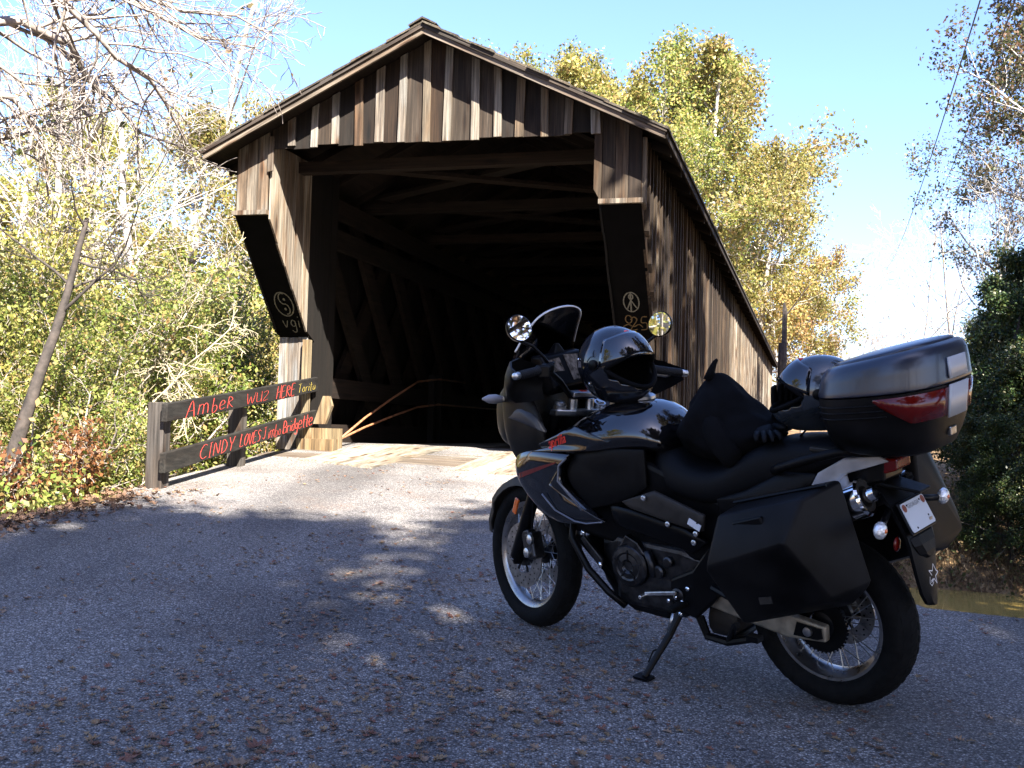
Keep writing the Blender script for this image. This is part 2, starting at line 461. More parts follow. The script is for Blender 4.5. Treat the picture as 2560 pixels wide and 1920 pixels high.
# the road: its own sheet with a slightly ragged edge
rb = bmesh.new()
outline = []
n = len(ROAD_EDGE)
for i in range(n):
    x1, y1 = ROAD_EDGE[i]; x2, y2 = ROAD_EDGE[(i + 1) % n]
    L = math.hypot(x2 - x1, y2 - y1); k = max(1, int(L / .25)) if max(y1, y2) > 0 else 2
    for j in range(k):
        t = j / k; x = x1 + (x2 - x1) * t; y = y1 + (y2 - y1) * t
        w = .05 if y > 0 else 0
        nx_, ny_ = -(y2 - y1) / L, (x2 - x1) / L
        q = random.uniform(-w, w)
        outline.append((x + nx_ * q, y + ny_ * q))
from mathutils.geometry import delaunay_2d_cdt
rv, _, rf, _, _, _ = delaunay_2d_cdt([Vector(p) for p in outline], [], [list(range(len(outline)))], 1, 1e-5)
vs = [rb.verts.new((p.x, p.y, SLOPE * min(p.y, 14))) for p in rv]
for f in rf:
    rb.faces.new([vs[i] for i in f])
bmesh.ops.recalc_face_normals(rb, faces=rb.faces)
for f in rb.faces:
    if f.normal.z < 0: f.normal_flip()
me = bpy.data.meshes.new('road'); rb.to_mesh(me); rb.free(); me.materials.append(M_road)
tag(link_mesh('road', me), kind='structure')

def mat_water():
    m, nt, out = mat('mud_and_reflection_water')
    b = N(nt, 'ShaderNodeBsdfPrincipled'); b.inputs['Base Color'].default_value = (.36, .25, .07, 1); b.inputs['Roughness'].default_value = .12  # golden base colour carries the sunlit bank's reflection along with the mud
    nt.links.new(b.outputs[0], out.inputs[0])
    tc = N(nt, 'ShaderNodeTexCoord'); nz = N(nt, 'ShaderNodeTexNoise'); nz.inputs['Scale'].default_value = 2.5; nz.inputs['Detail'].default_value = 3
    nt.links.new(tc.outputs['Object'], nz.inputs['Vector'])
    bp = N(nt, 'ShaderNodeBump'); bp.inputs['Strength'].default_value = .12; bp.inputs['Distance'].default_value = .05
    nt.links.new(nz.outputs[0], bp.inputs['Height']); nt.links.new(bp.outputs[0], b.inputs['Normal'])
    return m
wb = MB()
wpts = []
for s in (2.0, 10.6):
    wpts.append([B0 + TX * t + AX * s for t in (-40, -12, 3, 10, 22, 45)])
wv = [Vector((p.x, p.y, WATER_Z)) for row in wpts for p in row]
wb.add(wv, [(i, i + 1, i + 7, i + 6) for i in range(5)])
tag(wb.build('creek_water', mat_water()), kind='structure')

# ------------------------------------------------------------------ covered bridge
BR = empty('covered_bridge', Matrix.Translation(B0) @ Matrix.Rotation(-PHI, 4, 'Z'))
tag(BR, 'weathered brown wooden covered bridge with gabled portal and dark interior', 'covered bridge')
BW, BLEN = 4.627, 36.0
APEX, SL = 4.50, .4834          # underside of roof at the ridge, slope
def roof_h(t): return APEX - abs(t - BW / 2) * SL
def floor_h(t, s):
    Y = B0.y + t * TX.y + min(s, 1.5) * AX.y
    return min(SLOPE * Y - 1.03, .035)
FR = lambda d: (lambda p, q, e: (p, e, q))        # outline in (t, h), depth along s
front = lambda p, q, d: (p, d, q)
side = lambda p, q, d: (d, p, q)
def vboard(name, poly, mapf, a, b, m, stuff=None):
    mb = MB()
    mb.prism(poly, mapf, a, b)
    return mb.build(name, m, BR)
jit = lambda a: random.uniform(-a, a)
# gable boards + battens
T0, T1 = .42, 4.19
k = 0; t = T0
while t < T1 - .02:
    w = min(.265, T1 - t)
    lo = 3.37 + jit(.02)
    pr = jit(.004)
    p = [(t + .004, lo), (t + w - .004, lo + jit(.006)), (t + w - .004, roof_h(t + w) - .01), (t + .004, roof_h(t) - .01)]
    if t < BW / 2 < t + w: p.insert(3, (BW / 2, APEX - .01))
    vboard('gable_board', p, front, 0 + pr, .025 + pr, M_board)
    bw = .088 + jit(.012); bc = t + jit(.018); lo = 3.365 + jit(.02)
    lean = jit(.014)
    q = [(bc - bw / 2 + lean, lo), (bc + bw / 2 + lean, lo), (bc + bw / 2, roof_h(bc + bw / 2) - .02), (bc - bw / 2, roof_h(bc - bw / 2) - .02)]
    if k > 0:
        vboard('gable_batten', q, front, -.03, -.0055, M_batten)
    t += w; k += 1
# cheeks: boards, a trim board under them, the slanting underside, the post boards below
REC, H1, H2 = 1.14, 2.66, 1.33
for ta, tb, inner in ((0.0, .385, 1), (4.215, BW, -1)):
    nb = 3
    w = (tb - ta) / nb
    for i in range(nb):
        a = ta + i * w + .003; b = ta + (i + 1) * w - .003
        lo = H1 + .01
        vboard('cheek_board', [(a, lo), (b, lo), (b, roof_h(b) - .01), (a, roof_h(a) - .01)], front, jit(.004), .03 + jit(.003), M_cheek if inner == 1 else M_side)  # right cheek in darker siding: dappled tree shade put into its tone
    MB().box(((ta + tb) / 2, -.025, H1 - .02), (tb - ta + .05, .06, .05)).build('cheek_sill', M_cheek, BR)
    # slanting underside
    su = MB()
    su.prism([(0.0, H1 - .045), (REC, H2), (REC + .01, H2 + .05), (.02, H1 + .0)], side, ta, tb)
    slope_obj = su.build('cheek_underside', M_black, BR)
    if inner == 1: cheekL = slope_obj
    else: cheekR = slope_obj
    for i in range(3):
        a = ta + i * w + .003; b = ta + (i + 1) * w - .003
        lo = floor_h(a, REC) - .03
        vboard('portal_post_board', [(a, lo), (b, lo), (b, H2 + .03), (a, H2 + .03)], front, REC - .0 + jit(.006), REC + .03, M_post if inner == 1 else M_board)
# extra opening boards that hang beside the gable (the notched corner)
vboard('opening_board', [(.39, 3.10), (.455, 3.11), (.455, 3.5), (.39, 3.5)], front, -.028, -.005, M_batten)
vboard('opening_board', [(4.13, 2.78), (4.21, 2.64), (4.21, 3.62), (4.13, 3.62)], front, -.006, .02, M_side)
# inner and outer cheek siding following the slant
def cut(s):                       # lower edge of the siding along the slant
    if s < REC: return H1 - .03 - (H1 - H2) * s / REC
    return 0.0
for tt, inner in ((.388, True), (4.21, True)):
    s = .034
    while s < 1.7:
        w = .2 + jit(.015)
        lo = lo2 = floor_h(tt, s) - .01
        if s < REC: lo, lo2 = cut(s) - .02 + jit(.012), cut(min(s + w, REC - .01)) - .02 + jit(.012)
        d0 = jit(.006)
        sgn = 1 if tt < 2 else -1
        vboard('inner_board', [(s, lo), (s + w - .006, lo2), (s + w - .006, 3.45), (s, 3.45)], side, tt + sgn * d0, tt + sgn * (d0 + .022), (M_inner_lit if s < 1.0 else M_timberZ) if tt < 2 else M_timberZ)  # sunlit boards pale, shaded ones in dark timber tone: light put into the colour
        s += w
# lit corner post on the left
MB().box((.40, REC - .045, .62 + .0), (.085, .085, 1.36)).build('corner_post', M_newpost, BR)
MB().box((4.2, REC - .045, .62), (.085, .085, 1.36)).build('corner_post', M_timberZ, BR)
# right outer wall: boards and battens
def wall_piece(s, w, tt, d, m, name, lo_j=.05):
    lo = lo2 = -.32 + jit(lo_j)
    if s < REC: lo, lo2 = cut(s) - .0 + jit(.008), cut(min(s + w, REC - .01)) + jit(.008)
    return ([(s, lo), (s + w, lo2), (s + w, 3.3), (s, 3.3)])
s = .005; k = 0
far = MB(); farb = MB()
while s < BLEN:
    w = .262 + jit(.03); d0 = .018 + jit(.007)
    poly = wall_piece(s, w - .006, BW, 0, None, None)
    if k < 46: vboard('wall_board', poly, side, BW - .004 - .02, BW + d0 - .01, M_side)
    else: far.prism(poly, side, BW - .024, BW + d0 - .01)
    bw = .075 + jit(.02)
    bp = wall_piece(max(s - bw / 2, .005), bw, BW, 0, None, None)
    if k < 46: vboard('wall_batten', bp, side, BW + d0 - .008, BW + .045 + jit(.01), M_side)
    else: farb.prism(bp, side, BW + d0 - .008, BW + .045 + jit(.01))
    s += w; k += 1
M_siderand = M_side
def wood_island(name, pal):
    """siding for joined boards: tone per island instead of per object"""
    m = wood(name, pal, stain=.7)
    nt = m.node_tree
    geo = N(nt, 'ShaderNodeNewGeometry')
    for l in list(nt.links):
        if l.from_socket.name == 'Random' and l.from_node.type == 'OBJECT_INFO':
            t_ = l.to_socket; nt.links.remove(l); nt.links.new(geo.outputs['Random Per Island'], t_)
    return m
M_side_sunlit = wood_island('side_siding_sunlit', [(.12, .1, .078), (.17, .15, .12), (.07, .058, .045), (.2, .18, .155), (.13, .11, .088)])  # paler than the near boards: sunlight at the far end put into the tone
tag(far.build('wall_boarding', M_side_sunlit, BR), kind='stuff')
tag(farb.build('wall_battening', M_side_sunlit, BR), kind='stuff')
# left outer wall (faces the trees)
lw = MB(); s = .02
while s < BLEN:
    w = .262
    lo = lo2 = -.3
    if s < REC: lo, lo2 = cut(s), cut(min(s + w, REC - .01))
    lw.prism([(s, lo), (s + w - .006, lo2), (s + w - .006, 3.3), (s, 3.3)], side, -.02, .004); s += w
tag(lw.build('wall_boarding', M_timberZ, BR), kind='stuff')
def along(o, ang):
    """turn a built piece's own axes so that its grain follows the slope"""
    R = Matrix.Rotation(ang, 4, 'Y')
    o.data.transform(R.inverted()); o.matrix_local = R
    return o
# roof: two decks, shingle courses, barge boards, rafters
OV, EV = .30, .27
def roof_pt(t, s, up):
    return (t, s, roof_h(t) + up)
for sgn in (-1, 1):
    te = BW / 2 + sgn * (BW / 2 + EV)
    mb = MB()
    mb.prism([(BW / 2, APEX), (te, roof_h(te)), (te, roof_h(te) + .04), (BW / 2, APEX + .04)], front, -OV + .03, BLEN + .3)
    mb.build('roof_deck', M_timberY, BR)
    nc = 13; run = (BW / 2 + EV + .04)
    for c in range(nc):
        x0 = run * (c + 1) / nc; x1 = run * c / nc - .05
        ta_ = BW / 2 + sgn * x0; tb_ = BW / 2 + sgn * max(x1, 0)
        up0 = .075; up1 = .045
        f0 = -OV - .04 + jit(.015)
        mb = MB()
        L = BLEN + .35
        lo = [(ta_, f0, roof_h(ta_) + up0 - .028), (ta_, f0, roof_h(ta_) + up0), (tb_, f0, roof_h(tb_) + up1 + .018), (tb_, f0, roof_h(tb_) + up1)]
        segs = [f0] + [f0 + (L - f0) * (j + jit(.2)) / 14 for j in range(1, 14)] + [L]
        loops = []
        for sv in segs:
            j_ = jit(.006)
            loops.append([(p[0], sv, p[2] + j_) for p in lo])
        mb.loft(loops)
        mb.build('shingle_course', M_shingle, BR)
    # barge board (two layers)
    mb = MB()
    mb.prism([(BW / 2, APEX + .05), (te, roof_h(te) + .05), (te, roof_h(te) - .055), (BW / 2, APEX - .06)], front, -OV, -OV + .03)
    along(mb.build('barge_board', M_barge, BR), sgn * math.atan(SL))
    mb = MB()
    mb.prism([(BW / 2, APEX + .045), (te + sgn * .02, roof_h(te) + .04), (te + sgn * .02, roof_h(te) - .0), (BW / 2, APEX + .0)], front, -OV - .025, -OV - .002)
    along(mb.build('barge_trim', M_bargetrim, BR), sgn * math.atan(SL))
    # fascia along the eave
    mb = MB(); mb.prism([(-OV + .03, roof_h(te) - .05), (BLEN + .3, roof_h(te) - .05), (BLEN + .3, roof_h(te) + .035), (-OV + .03, roof_h(te) + .035)], side, te - sgn * .004, te + sgn * .018)
    mb.build('fascia_board', M_timberY, BR)
    s = .25
    while s < BLEN:
        mb = MB()
        mb.prism([(BW / 2 + sgn * .03, APEX - .005), (te - sgn * .01, roof_h(te) - .005), (te - sgn * .01, roof_h(te) - .1), (BW / 2 + sgn * .03, APEX - .13)], front, s, s + .05)
        along(mb.build('rafter', M_timber, BR), sgn * math.atan(SL))
        s += .9
MB().prism([(BW / 2 - .16, APEX + .025), (BW / 2, APEX + .108), (BW / 2 + .16, APEX + .025), (BW / 2 + .15, APEX + .012), (BW / 2, APEX + .088), (BW / 2 - .15, APEX + .012)], front, -OV - .05, BLEN + .3).build('ridge_cap', M_shingle, BR)
# soffit behind the gable opening, tie beams, cross bracing
s = .75; k = 0
while s < BLEN:
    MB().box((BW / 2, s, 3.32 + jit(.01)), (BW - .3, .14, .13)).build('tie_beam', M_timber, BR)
    if s + 2.4 < BLEN:
        for a_, b_ in ((.5, BW - .5), (BW - .5, .5)):
            p0 = Vector((a_, s + .1, 3.40 + .05 * (a_ > 2))); p1 = Vector((b_, s + 2.3, 3.40 + .05 * (a_ > 2)))
            d = (p1 - p0); L = d.length
            R = Matrix.Rotation(math.atan2(d.y, d.x), 3, 'Z')
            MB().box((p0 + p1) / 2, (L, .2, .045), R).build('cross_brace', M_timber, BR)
    s += 2.4
# lattice trusses
for tt in (.10, .20, BW - .10, BW - .20):
    up = 1 if tt in (.10, BW - .20) else -1
    s = .6
    while s < 34:
        p0 = Vector((tt, s, -.2)); p1 = Vector((tt, s + up * 2.75, 3.15))
        if p1.y > 1.2 and p0.y > 1.0 and p1.y < 36:
            d = p1 - p0
            R = Matrix.Rotation(math.atan2(d.z, d.y), 3, 'X')
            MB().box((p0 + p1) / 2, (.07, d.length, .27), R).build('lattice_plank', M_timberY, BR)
        s += 1.22
for tt in (.29, BW - .29):
    for hh in (.15, .75, 2.7, 3.1):
        MB().box((tt, BLEN / 2 + .75, hh), (.075, BLEN - 1.6, .26)).build('chord_timber', M_timberY, BR)
for tt in (.62, BW - .62):
    for s in (5.0, 5.35):
        MB().box((tt, s, .55), (.09, .09, 1.1)).build('guard_post', M_timberZ, BR)
# pair of bent rods along the left wall
for h1, h2, s2 in ((.95, 1.02, 6.5), (.57, .62, 8.5)):
    pts = [(.75, 1.36, .1), (.72, 2.2, .1 + (h1 - .1) * .33), (.7, 3.2, .1 + (h1 - .1) * .68), (.68, 4.2, h1), (.66, 5.2, h2 + .02), (.66, s2, h2 + .03)]
    MB().tube(pts, .015, 8).build('guard_rod', M_rod, BR, smooth=True)
# blocks at the foot of the left post
MB().box((.60, 1.2, .10), (.38, .3, .26)).build('foot_block', M_newpost, BR)
MB().box((.62, 1.0, .02), (.5, .09, .16)).build('foot_plank', M_newpost, BR)
mb = MB(); mb.prism([(.50, .28), (.66, .28), (.74, .50), (.70, .62), (.62, .62)], front, 1.12, 1.18); mb.build('foot_brace', M_newpost, BR)
# deck planks and runner planks
s = -.15; k = 0
rest = MB()
while s < BLEN:
    w = .25
    a = floor_h(.4, s); b = floor_h(BW - .4, s); a2 = floor_h(.4, s + w); b2 = floor_h(BW - .4, s + w)
    dz = jit(.006); g = .018
    t0_ = .3 + jit(.03); t1_ = BW - .3 + jit(.03)
    top = [(t0_, s + g, a + dz), (t1_, s + g, b + dz), (t1_, s + w - g * .3, b2 + dz), (t0_, s + w - g * .3, a2 + dz)]
    vs = [Vector(p) for p in top] + [Vector(p) - Vector((0, 0, .07)) for p in top]
    fs = [(0, 1, 2, 3), (7, 6, 5, 4), (0, 4, 5, 1), (1, 5, 6, 2), (2, 6, 7, 3), (3, 7, 4, 0)]
    if k < 14: MB().add(vs, fs).build('deck_plank', M_deck, BR)
    else: rest.add(vs, fs)
    s += w; k += 1
tag(rest.build('deck_planking', M_deck, BR), kind='stuff')
for tr in (.98, 2.72):
    for j in range(4):
        ta_ = tr + j * .245 + .01; tb_ = ta_ + .228
        s0 = -.30 + jit(.15); first = True
        for s1 in (2.3 + jit(.4), 7, 12, 18, 24, 30, 35.8):
            segs = [s0, min(1.4, s1 - .05), s1 - .012] if first else [s0, s1 - .012]
            loops = []
            for sv in segs:
                za = floor_h(ta_, sv) + .006 - (.03 if first and sv == segs[0] else 0); zb = floor_h(tb_, sv) + .006 - (.03 if first and sv == segs[0] else 0)
                lf = .04 + (j % 2) * .004
                loops.append([(ta_, sv, za), (tb_, sv, zb), (tb_, sv, zb + lf), (ta_, sv, za + lf)])
            MB().loft(loops).build('runner_plank', M_runner, BR)
            s0 = s1; first = False
# stone/timber abutments that carry the bridge on both banks, mid pier
M_stone = simple('abutment_stone', (.16, .14, .12), .9, noise=.6, nscale=5, bump=.8)
MB().box((BW / 2, 2.3, -1.4), (BW + .1, 1.9, 2.1)).build('abutment', M_stone, BR, bevel=.05)
MB().box((BW / 2, 13.5, -1.4), (BW - .2, 1.4, 2.1)).build('pier', M_stone, BR, bevel=.05)
MB().box((BW / 2, 35.2, -.9), (BW + .1, 1.9, 1.2)).build('abutment', M_stone, BR, bevel=.05)
for tt in (.7, BW / 2, BW - .7):
    MB().box((tt, BLEN / 2 + 1, -.18), (.18, BLEN - 2.5, .22)).build('floor_beam', M_timberY, BR)

# ------------------------------------------------------------------ hand-painted strokes
GL = {
 'A': [[(0, 0), (.45, 1.05), (.85, 0)], [(.1, .38), (.8, .42)]],
 'm': [[(0, 0), (.05, .62)], [(.05, .5), (.25, .64), (.42, .5), (.42, 0)], [(.42, .5), (.62, .64), (.8, .48), (.85, 0)]],
 'b': [[(.05, 1), (.05, 0), (.4, 0), (.55, .22), (.4, .42), (.05, .4)]],
 'e': [[(.05, .3), (.5, .36), (.45, .58), (.2, .62), (.02, .35), (.12, .06), (.35, 0), (.58, .12)]],
 'R': [[(.05, 0), (.1, .75), (.4, .75), (.48, .55), (.12, .42), (.6, 0)]],
 'W': [[(0, .72), (.18, 0), (.4, .5), (.6, 0), (.85, .75)]],
 'U': [[(0, .7), (.05, .1), (.25, 0), (.5, .1), (.52, .72), (.55, 0)]],
 'Z': [[(0, .62), (.4, .7), (.48, .5), (.02, .02), (.55, .04)]],
 'H': [[(0, 0), (.06, .95)], [(.5, 0), (.52, .95)], [(.02, .45), (.52, .5)]],
 'E': [[(.5, .9), (.05, .88), (.02, 0), (.5, .03)], [(.04, .45), (.42, .48)]],
 'T': [[(0, .85), (.6, .9)], [(.3, .88), (.24, 0)]],
 'o': [[(.2, .5), (.02, .3), (.12, .04), (.35, .02), (.45, .25), (.35, .48), (.2, .5)]],
 'r': [[(.05, .5), (.05, 0)], [(.05, .35), (.2, .5), (.35, .45)]],
 'i': [[(.1, .5), (.08, 0)], [(.12, .72), (.13, .78)]],
 't': [[(.2, .9), (.2, .05), (.36, 0)], [(0, .58), (.42, .62)]],
 'u': [[(.02, .5), (.05, .1), (.2, 0), (.38, .1), (.4, .5), (.44, 0)]],
 'C': [[(.55, .85), (.3, .95), (.05, .6), (.05, .25), (.3, 0), (.58, .12)]],
 'I': [[(.1, .9), (.08, 0)], [(0, .9), (.22, .92)], [(0, 0), (.2, 0)]],
 'N': [[(0, 0), (.05, .9), (.45, .05), (.5, .92)]],
 'D': [[(.05, 0), (.08, .88), (.4, .7), (.5, .4), (.35, .08), (.03, .02)]],
 'Y': [[(0, .9), (.25, .45), (.5, .92)], [(.25, .45), (.2, 0)]],
 'L': [[(.12, .98), (.06, .5), (.04, .04)], [(.04, .04), (.3, .0), (.5, .06)]],
 'O': [[(.28, .9), (.02, .6), (.05, .15), (.3, 0), (.52, .3), (.5, .7), (.28, .9)]],
 'V': [[(0, .85), (.22, 0), (.5, .88)]],
 'S': [[(.48, .8), (.25, .9), (.05, .7), (.42, .35), (.35, .05), (.02, .05)]],
 'J': [[(.1, .9), (.6, .92)], [(.4, .9), (.38, .2), (.2, 0), (.0, .15)]],
 'B': [[(.05, 0), (.08, .9), (.4, .8), (.42, .55), (.1, .45), (.48, .35), (.45, .08), (.05, 0)]],
 'd': [[(.45, .95), (.42, 0)], [(.42, .4), (.2, .5), (.03, .25), (.18, .02), (.42, .1)]],
 'g': [[(.4, .45), (.2, .5), (.04, .28), (.2, .05), (.4, .2)], [(.4, .48), (.38, -.25), (.18, -.35), (.02, -.25)]],
 'v': [[(0, .5), (.18, 0), (.4, .52)]],
 'G': [[(.5, .8), (.25, .9), (.03, .5), (.2, .02), (.5, .1), (.5, .42), (.28, .42)]],
 '2': [[(.02, .7), (.25, .9), (.45, .7), (.02, .02), (.5, .05)]],
 '5': [[(.45, .9), (.1, .88), (.06, .52), (.4, .5), (.42, .12), (.02, .04)]],
}
def smooth_line(pl, n=4):
    if len(pl) < 3: return pl
    out = []
    P = [pl[0]] + pl + [pl[-1]]
    for i in range(1, len(P) - 2):
        p0, p1, p2, p3 = P[i - 1], P[i], P[i + 1], P[i + 2]
        for j in range(n):
            t = j / n
            out.append(tuple(.5 * ((2 * p1[k]) + (-p0[k] + p2[k]) * t + (2 * p0[k] - 5 * p1[k] + 4 * p2[k] - p3[k]) * t * t + (-p0[k] + 3 * p1[k] - 3 * p2[k] + p3[k]) * t ** 3) for k in (0, 1)))
    out.append(pl[-1])
    return out
def strokes(mb, lines, fn, wd):
    """flat ribbons; fn maps (x, y, lift) to 3-D"""
    for li, pl in enumerate(lines):
        pl = smooth_line(pl)
        lift = .0015 + .0004 * (li % 4)
        vs = []
        for i, p in enumerate(pl):
            a = pl[max(i - 1, 0)]; b = pl[min(i + 1, len(pl) - 1)]
            dx, dy = b[0] - a[0], b[1] - a[1]; L = math.hypot(dx, dy) or 1
            w = wd * (.75 + random.random() * .5) / 2
            vs += [fn(p[0] - dy / L * w, p[1] + dx / L * w, lift), fn(p[0] + dy / L * w, p[1] - dx / L * w, lift)]
        mb.add(vs, [(2 * i, 2 * i + 1, 2 * i + 3, 2 * i + 2) for i in range(len(pl) - 1)])
def word(mb, text, x, y, sx, sy, fn, wd, gap=.22, tilt=0.0):
    for ch in text:
        if ch == ' ':
            x += sx * .5; continue
        g = GL[ch]
        ww = max(p[0] for l in g for p in l)
        strokes(mb, [[(x + p[0] * sx + p[1] * sy * .05, y + p[1] * sy + random.uniform(-.03, .03) * sy) for p in l] for l in g], fn, wd)
        x += (ww + gap) * sx; y += tilt * sx
    return x

# graffiti on the slanting undersides (sub-parts of those boards)
LS = math.hypot(REC, H1 - H2)
def cheek_fn(ta):
    d = Vector((0, REC, -(H1 - .045 - H2))).normalized()
    nrm = Vector((0, -d.z, d.y)) * -1
    if nrm.z > 0: nrm = -nrm
    def fn(x, y, lift):            # x across the board, y up the slope from its foot
        p = Vector((ta + x, 0, H1 - .045)) + d * (math.hypot(REC, H1 - .045 - H2) - y) + nrm * (lift + .002)
        return p
    return fn
circ = lambda cx, cy, r, a0=0, a1=360, n=18: [(cx + r * math.cos(math.radians(a0 + (a1 - a0) * i / n)), cy + r * math.sin(math.radians(a0 + (a1 - a0) * i / n)) * 1.5) for i in range(n + 1)]
fn = cheek_fn(0.0); mb = MB()
strokes(mb, [circ(.22, .5, .115), circ(.225, .58, .052, 60, 270, 8), circ(.225, .43, .05, 90, -100, 8), circ(.24, .57, .008), circ(.22, .43, .008)], fn, .014)
word(mb, 'vgi', .12, .16, .16, .2, fn, .012, gap=.2)
o = mb.build('chalk_drawing', M_chalk, cheekL, label='pale chalk yin and yang circle with letters')
fn = cheek_fn(4.215); mb = MB()
strokes(mb, [circ(.2, .50, .085), [(.2, .62), (.19, .38)], [(.2, .53), (.15, .41)], [(.195, .53), (.255, .42)], circ(.2, .57, .022)], fn, .014)
o = mb.build('chalk_drawing', M_chalk, cheekR, label='pale chalk circle with a standing figure')
mb = MB()
strokes(mb, [circ(.15, .27, .035), [(.08, .17), (.14, .2), (.2, .17), (.26, .2), (.3, .16)]], fn, .013); word(mb, '25', .16, .12, .16, .2, fn, .013)
o = mb.build('chalk_scribble', M_ochre, cheekR)

# ------------------------------------------------------------------ guard rail
fence = empty('guard_rail', Matrix.Identity(4))
tag(fence, 'dark wooden two-rail guard rail with red painted names beside the road', 'guard rail')
P0 = Vector((-3.055, 9.271, 0)); P1 = Vector((-2.53, 13.3, 0))
fd = (P1 - P0).normalized(); fnrm = Vector((fd.y, -fd.x, 0))      # fnrm points to the road
def post(al, w, h, dz=0):
    c = P0 + fd * al
    z0 = SLOPE * c.y - .25
    mb = MB(); R = Matrix.Rotation(math.atan2(fd.y, fd.x), 3, 'Z')
    j = [jit(.006) for _ in range(4)]
    mb.box((c.x, c.y, z0 + (h + .25) / 2), (w, .15, h + .25), R)
    return mb.build('post', M_railpost, fence, bevel=.006)
post(.08, .15, .735); post(1.86, .14, .6)
rails = []
for zl, zr, hl, hr in ((1.437, 1.885, .158, .178), (1.022, 1.480, .17, .19)):
    mb = MB()
    segs = []
    for i in range(9):
        f_ = i / 8; al = -.06 + (4.14) * f_
        c = P0 + fd * al
        zt = zl + (zr - zl) * f_ + jit(.004); hh = hl + (hr - hl) * f_ + jit(.004)
        a = c + fnrm * .078; b = c + fnrm * .135
        segs.append([(a.x, a.y, zt - hh), (b.x, b.y, zt - hh), (b.x, b.y, zt), (a.x, a.y, zt)])
    o = mb.loft(segs).build('rail', M_rail, fence, bevel=.008)
    rails.append((o, zl, zr, hl, hr))
def rail_fn(k):
    _, zl, zr, hl, hr = rails[k]
    def fn(x, y, lift):            # x metres along, y: 0 bottom .. 1 top of the rail
        f_ = (x + .06) / 4.14
        c = P0 + fd * x + fnrm * (.1355 + .004 + lift)
        zt = zl + (zr - zl) * f_; hh = hl + (hr - hl) * f_
        return Vector((c.x, c.y, zt - hh + y * hh))
    return fn
def painted(k, text, x, y, sx, sy, m, wd, gap, lab):
    mb = MB(); word(mb, text, x, y, sx, sy, rail_fn(k), wd, gap=gap)
    mb.build('lettering', m, rails[k][0], label=lab)
mb = MB(); fn = rail_fn(0)
word(mb, 'A', .30, .06, .2, .86, fn, .016); word(mb, 'm', .55, .1, .25, .9, fn, .016); word(mb, 'b', .86, .1, .2, .8, fn, .016); word(mb, 'eR', 1.03, .14, .23, .8, fn, .016, gap=.25)
mb.build('lettering', M_red, rails[0][0], label='red spray painted name Amber')
painted(0, 'WUZ', 1.72, .14, .27, .85, M_red, .011, .16, 'thin red spray painted word wuz')
painted(0, 'HERE', 2.60, .1, .22, .85, M_red, .019, .18, 'red spray painted word here')
painted(0, 'Toritu', 3.32, .2, .19, .62, M_yellow, .011, .18, 'yellow chalk word')
painted(1, 'CINDY', .62, .12, .26, .8, M_red, .015, .2, 'red spray painted name Cindy')
painted(1, 'LOVES', 1.58, .14, .17, .74, M_red, .016, .2, 'red spray painted word loves')
painted(1, 'J', 2.22, .16, .15, .75, M_red, .012, .2, 'thin red capital letter')
painted(1, 'imbo', 2.38, .14, .15, .7, M_red, .01, .2, 'thin red painted name ending')
painted(1, 'Bridgette', 2.84, .16, .225, .78, M_red, .022, .1, 'bold red spray painted name Bridgette')
# ------------------------------------------------------------------ vegetation
def leaf_mat(name, stops, gloss=.45, trans=.45):
    m, nt, out = mat(name)
    geo = N(nt, 'ShaderNodeNewGeometry')
    r = ramp(nt, stops, geo.outputs['Random Per Island'])
    oi = N(nt, 'ShaderNodeObjectInfo')
    hs = N(nt, 'ShaderNodeHueSaturation')
    mr = N(nt, 'ShaderNodeMapRange'); mr.inputs['To Min'].default_value = .8; mr.inputs['To Max'].default_value = 1.2
    nt.links.new(oi.outputs['Random'], mr.inputs[0]); nt.links.new(mr.outputs[0], hs.inputs['Value'])
    mr2 = N(nt, 'ShaderNodeMapRange'); mr2.inputs['To Min'].default_value = .488; mr2.inputs['To Max'].default_value = .512
    nt.links.new(oi.outputs['Random'], mr2.inputs[0]); nt.links.new(mr2.outputs[0], hs.inputs['Hue'])
    nt.links.new(r.outputs[0], hs.inputs['Color'])
    d = N(nt, 'ShaderNodeBsdfPrincipled'); d.inputs['Roughness'].default_value = gloss; d.inputs['Specular IOR Level'].default_value = .35
    t = N(nt, 'ShaderNodeBsdfTranslucent')
    nt.links.new(hs.outputs[0], d.inputs['Base Color']); nt.links.new(hs.outputs[0], t.inputs['Color'])
    mx = N(nt, 'ShaderNodeMixShader'); mx.inputs[0].default_value = trans
    nt.links.new(d.outputs[0], mx.inputs[1]); nt.links.new(t.outputs[0], mx.inputs[2]); nt.links.new(mx.outputs[0], out.inputs[0])
    return m
L_shrub = leaf_mat('shrub_leaf', [(0, (.06, .095, .02)), (.3, (.13, .17, .03)), (.6, (.21, .23, .055)), (.85, (.3, .28, .1)), (1, (.32, .19, .08))])
L_gold = leaf_mat('golden_leaf', [(0, (.11, .125, .03)), (.35, (.21, .21, .05)), (.7, (.32, .28, .085)), (1, (.34, .23, .09))])
L_oak = leaf_mat('yellow_green_leaf', [(0, (.08, .115, .025)), (.4, (.17, .2, .04)), (.75, (.29, .27, .075)), (1, (.34, .23, .08))])
L_orange = leaf_mat('orange_leaf', [(0, (.17, .15, .04)), (.5, (.31, .24, .08)), (1, (.34, .18, .08))])
L_dark = leaf_mat('evergreen_leaf', [(0, (.01, .022, .008)), (.5, (.022, .042, .012)), (.85, (.05, .072, .018)), (1, (.11, .1, .03))], trans=.25)
L_mix = leaf_mat('brown_green_leaf', [(0, (.045, .06, .022)), (.4, (.085, .1, .035)), (.7, (.14, .1, .05)), (1, (.19, .11, .065))])
L_red = leaf_mat('rust_leaf', [(0, (.13, .055, .022)), (.6, (.22, .095, .04)), (1, (.28, .17, .07))])
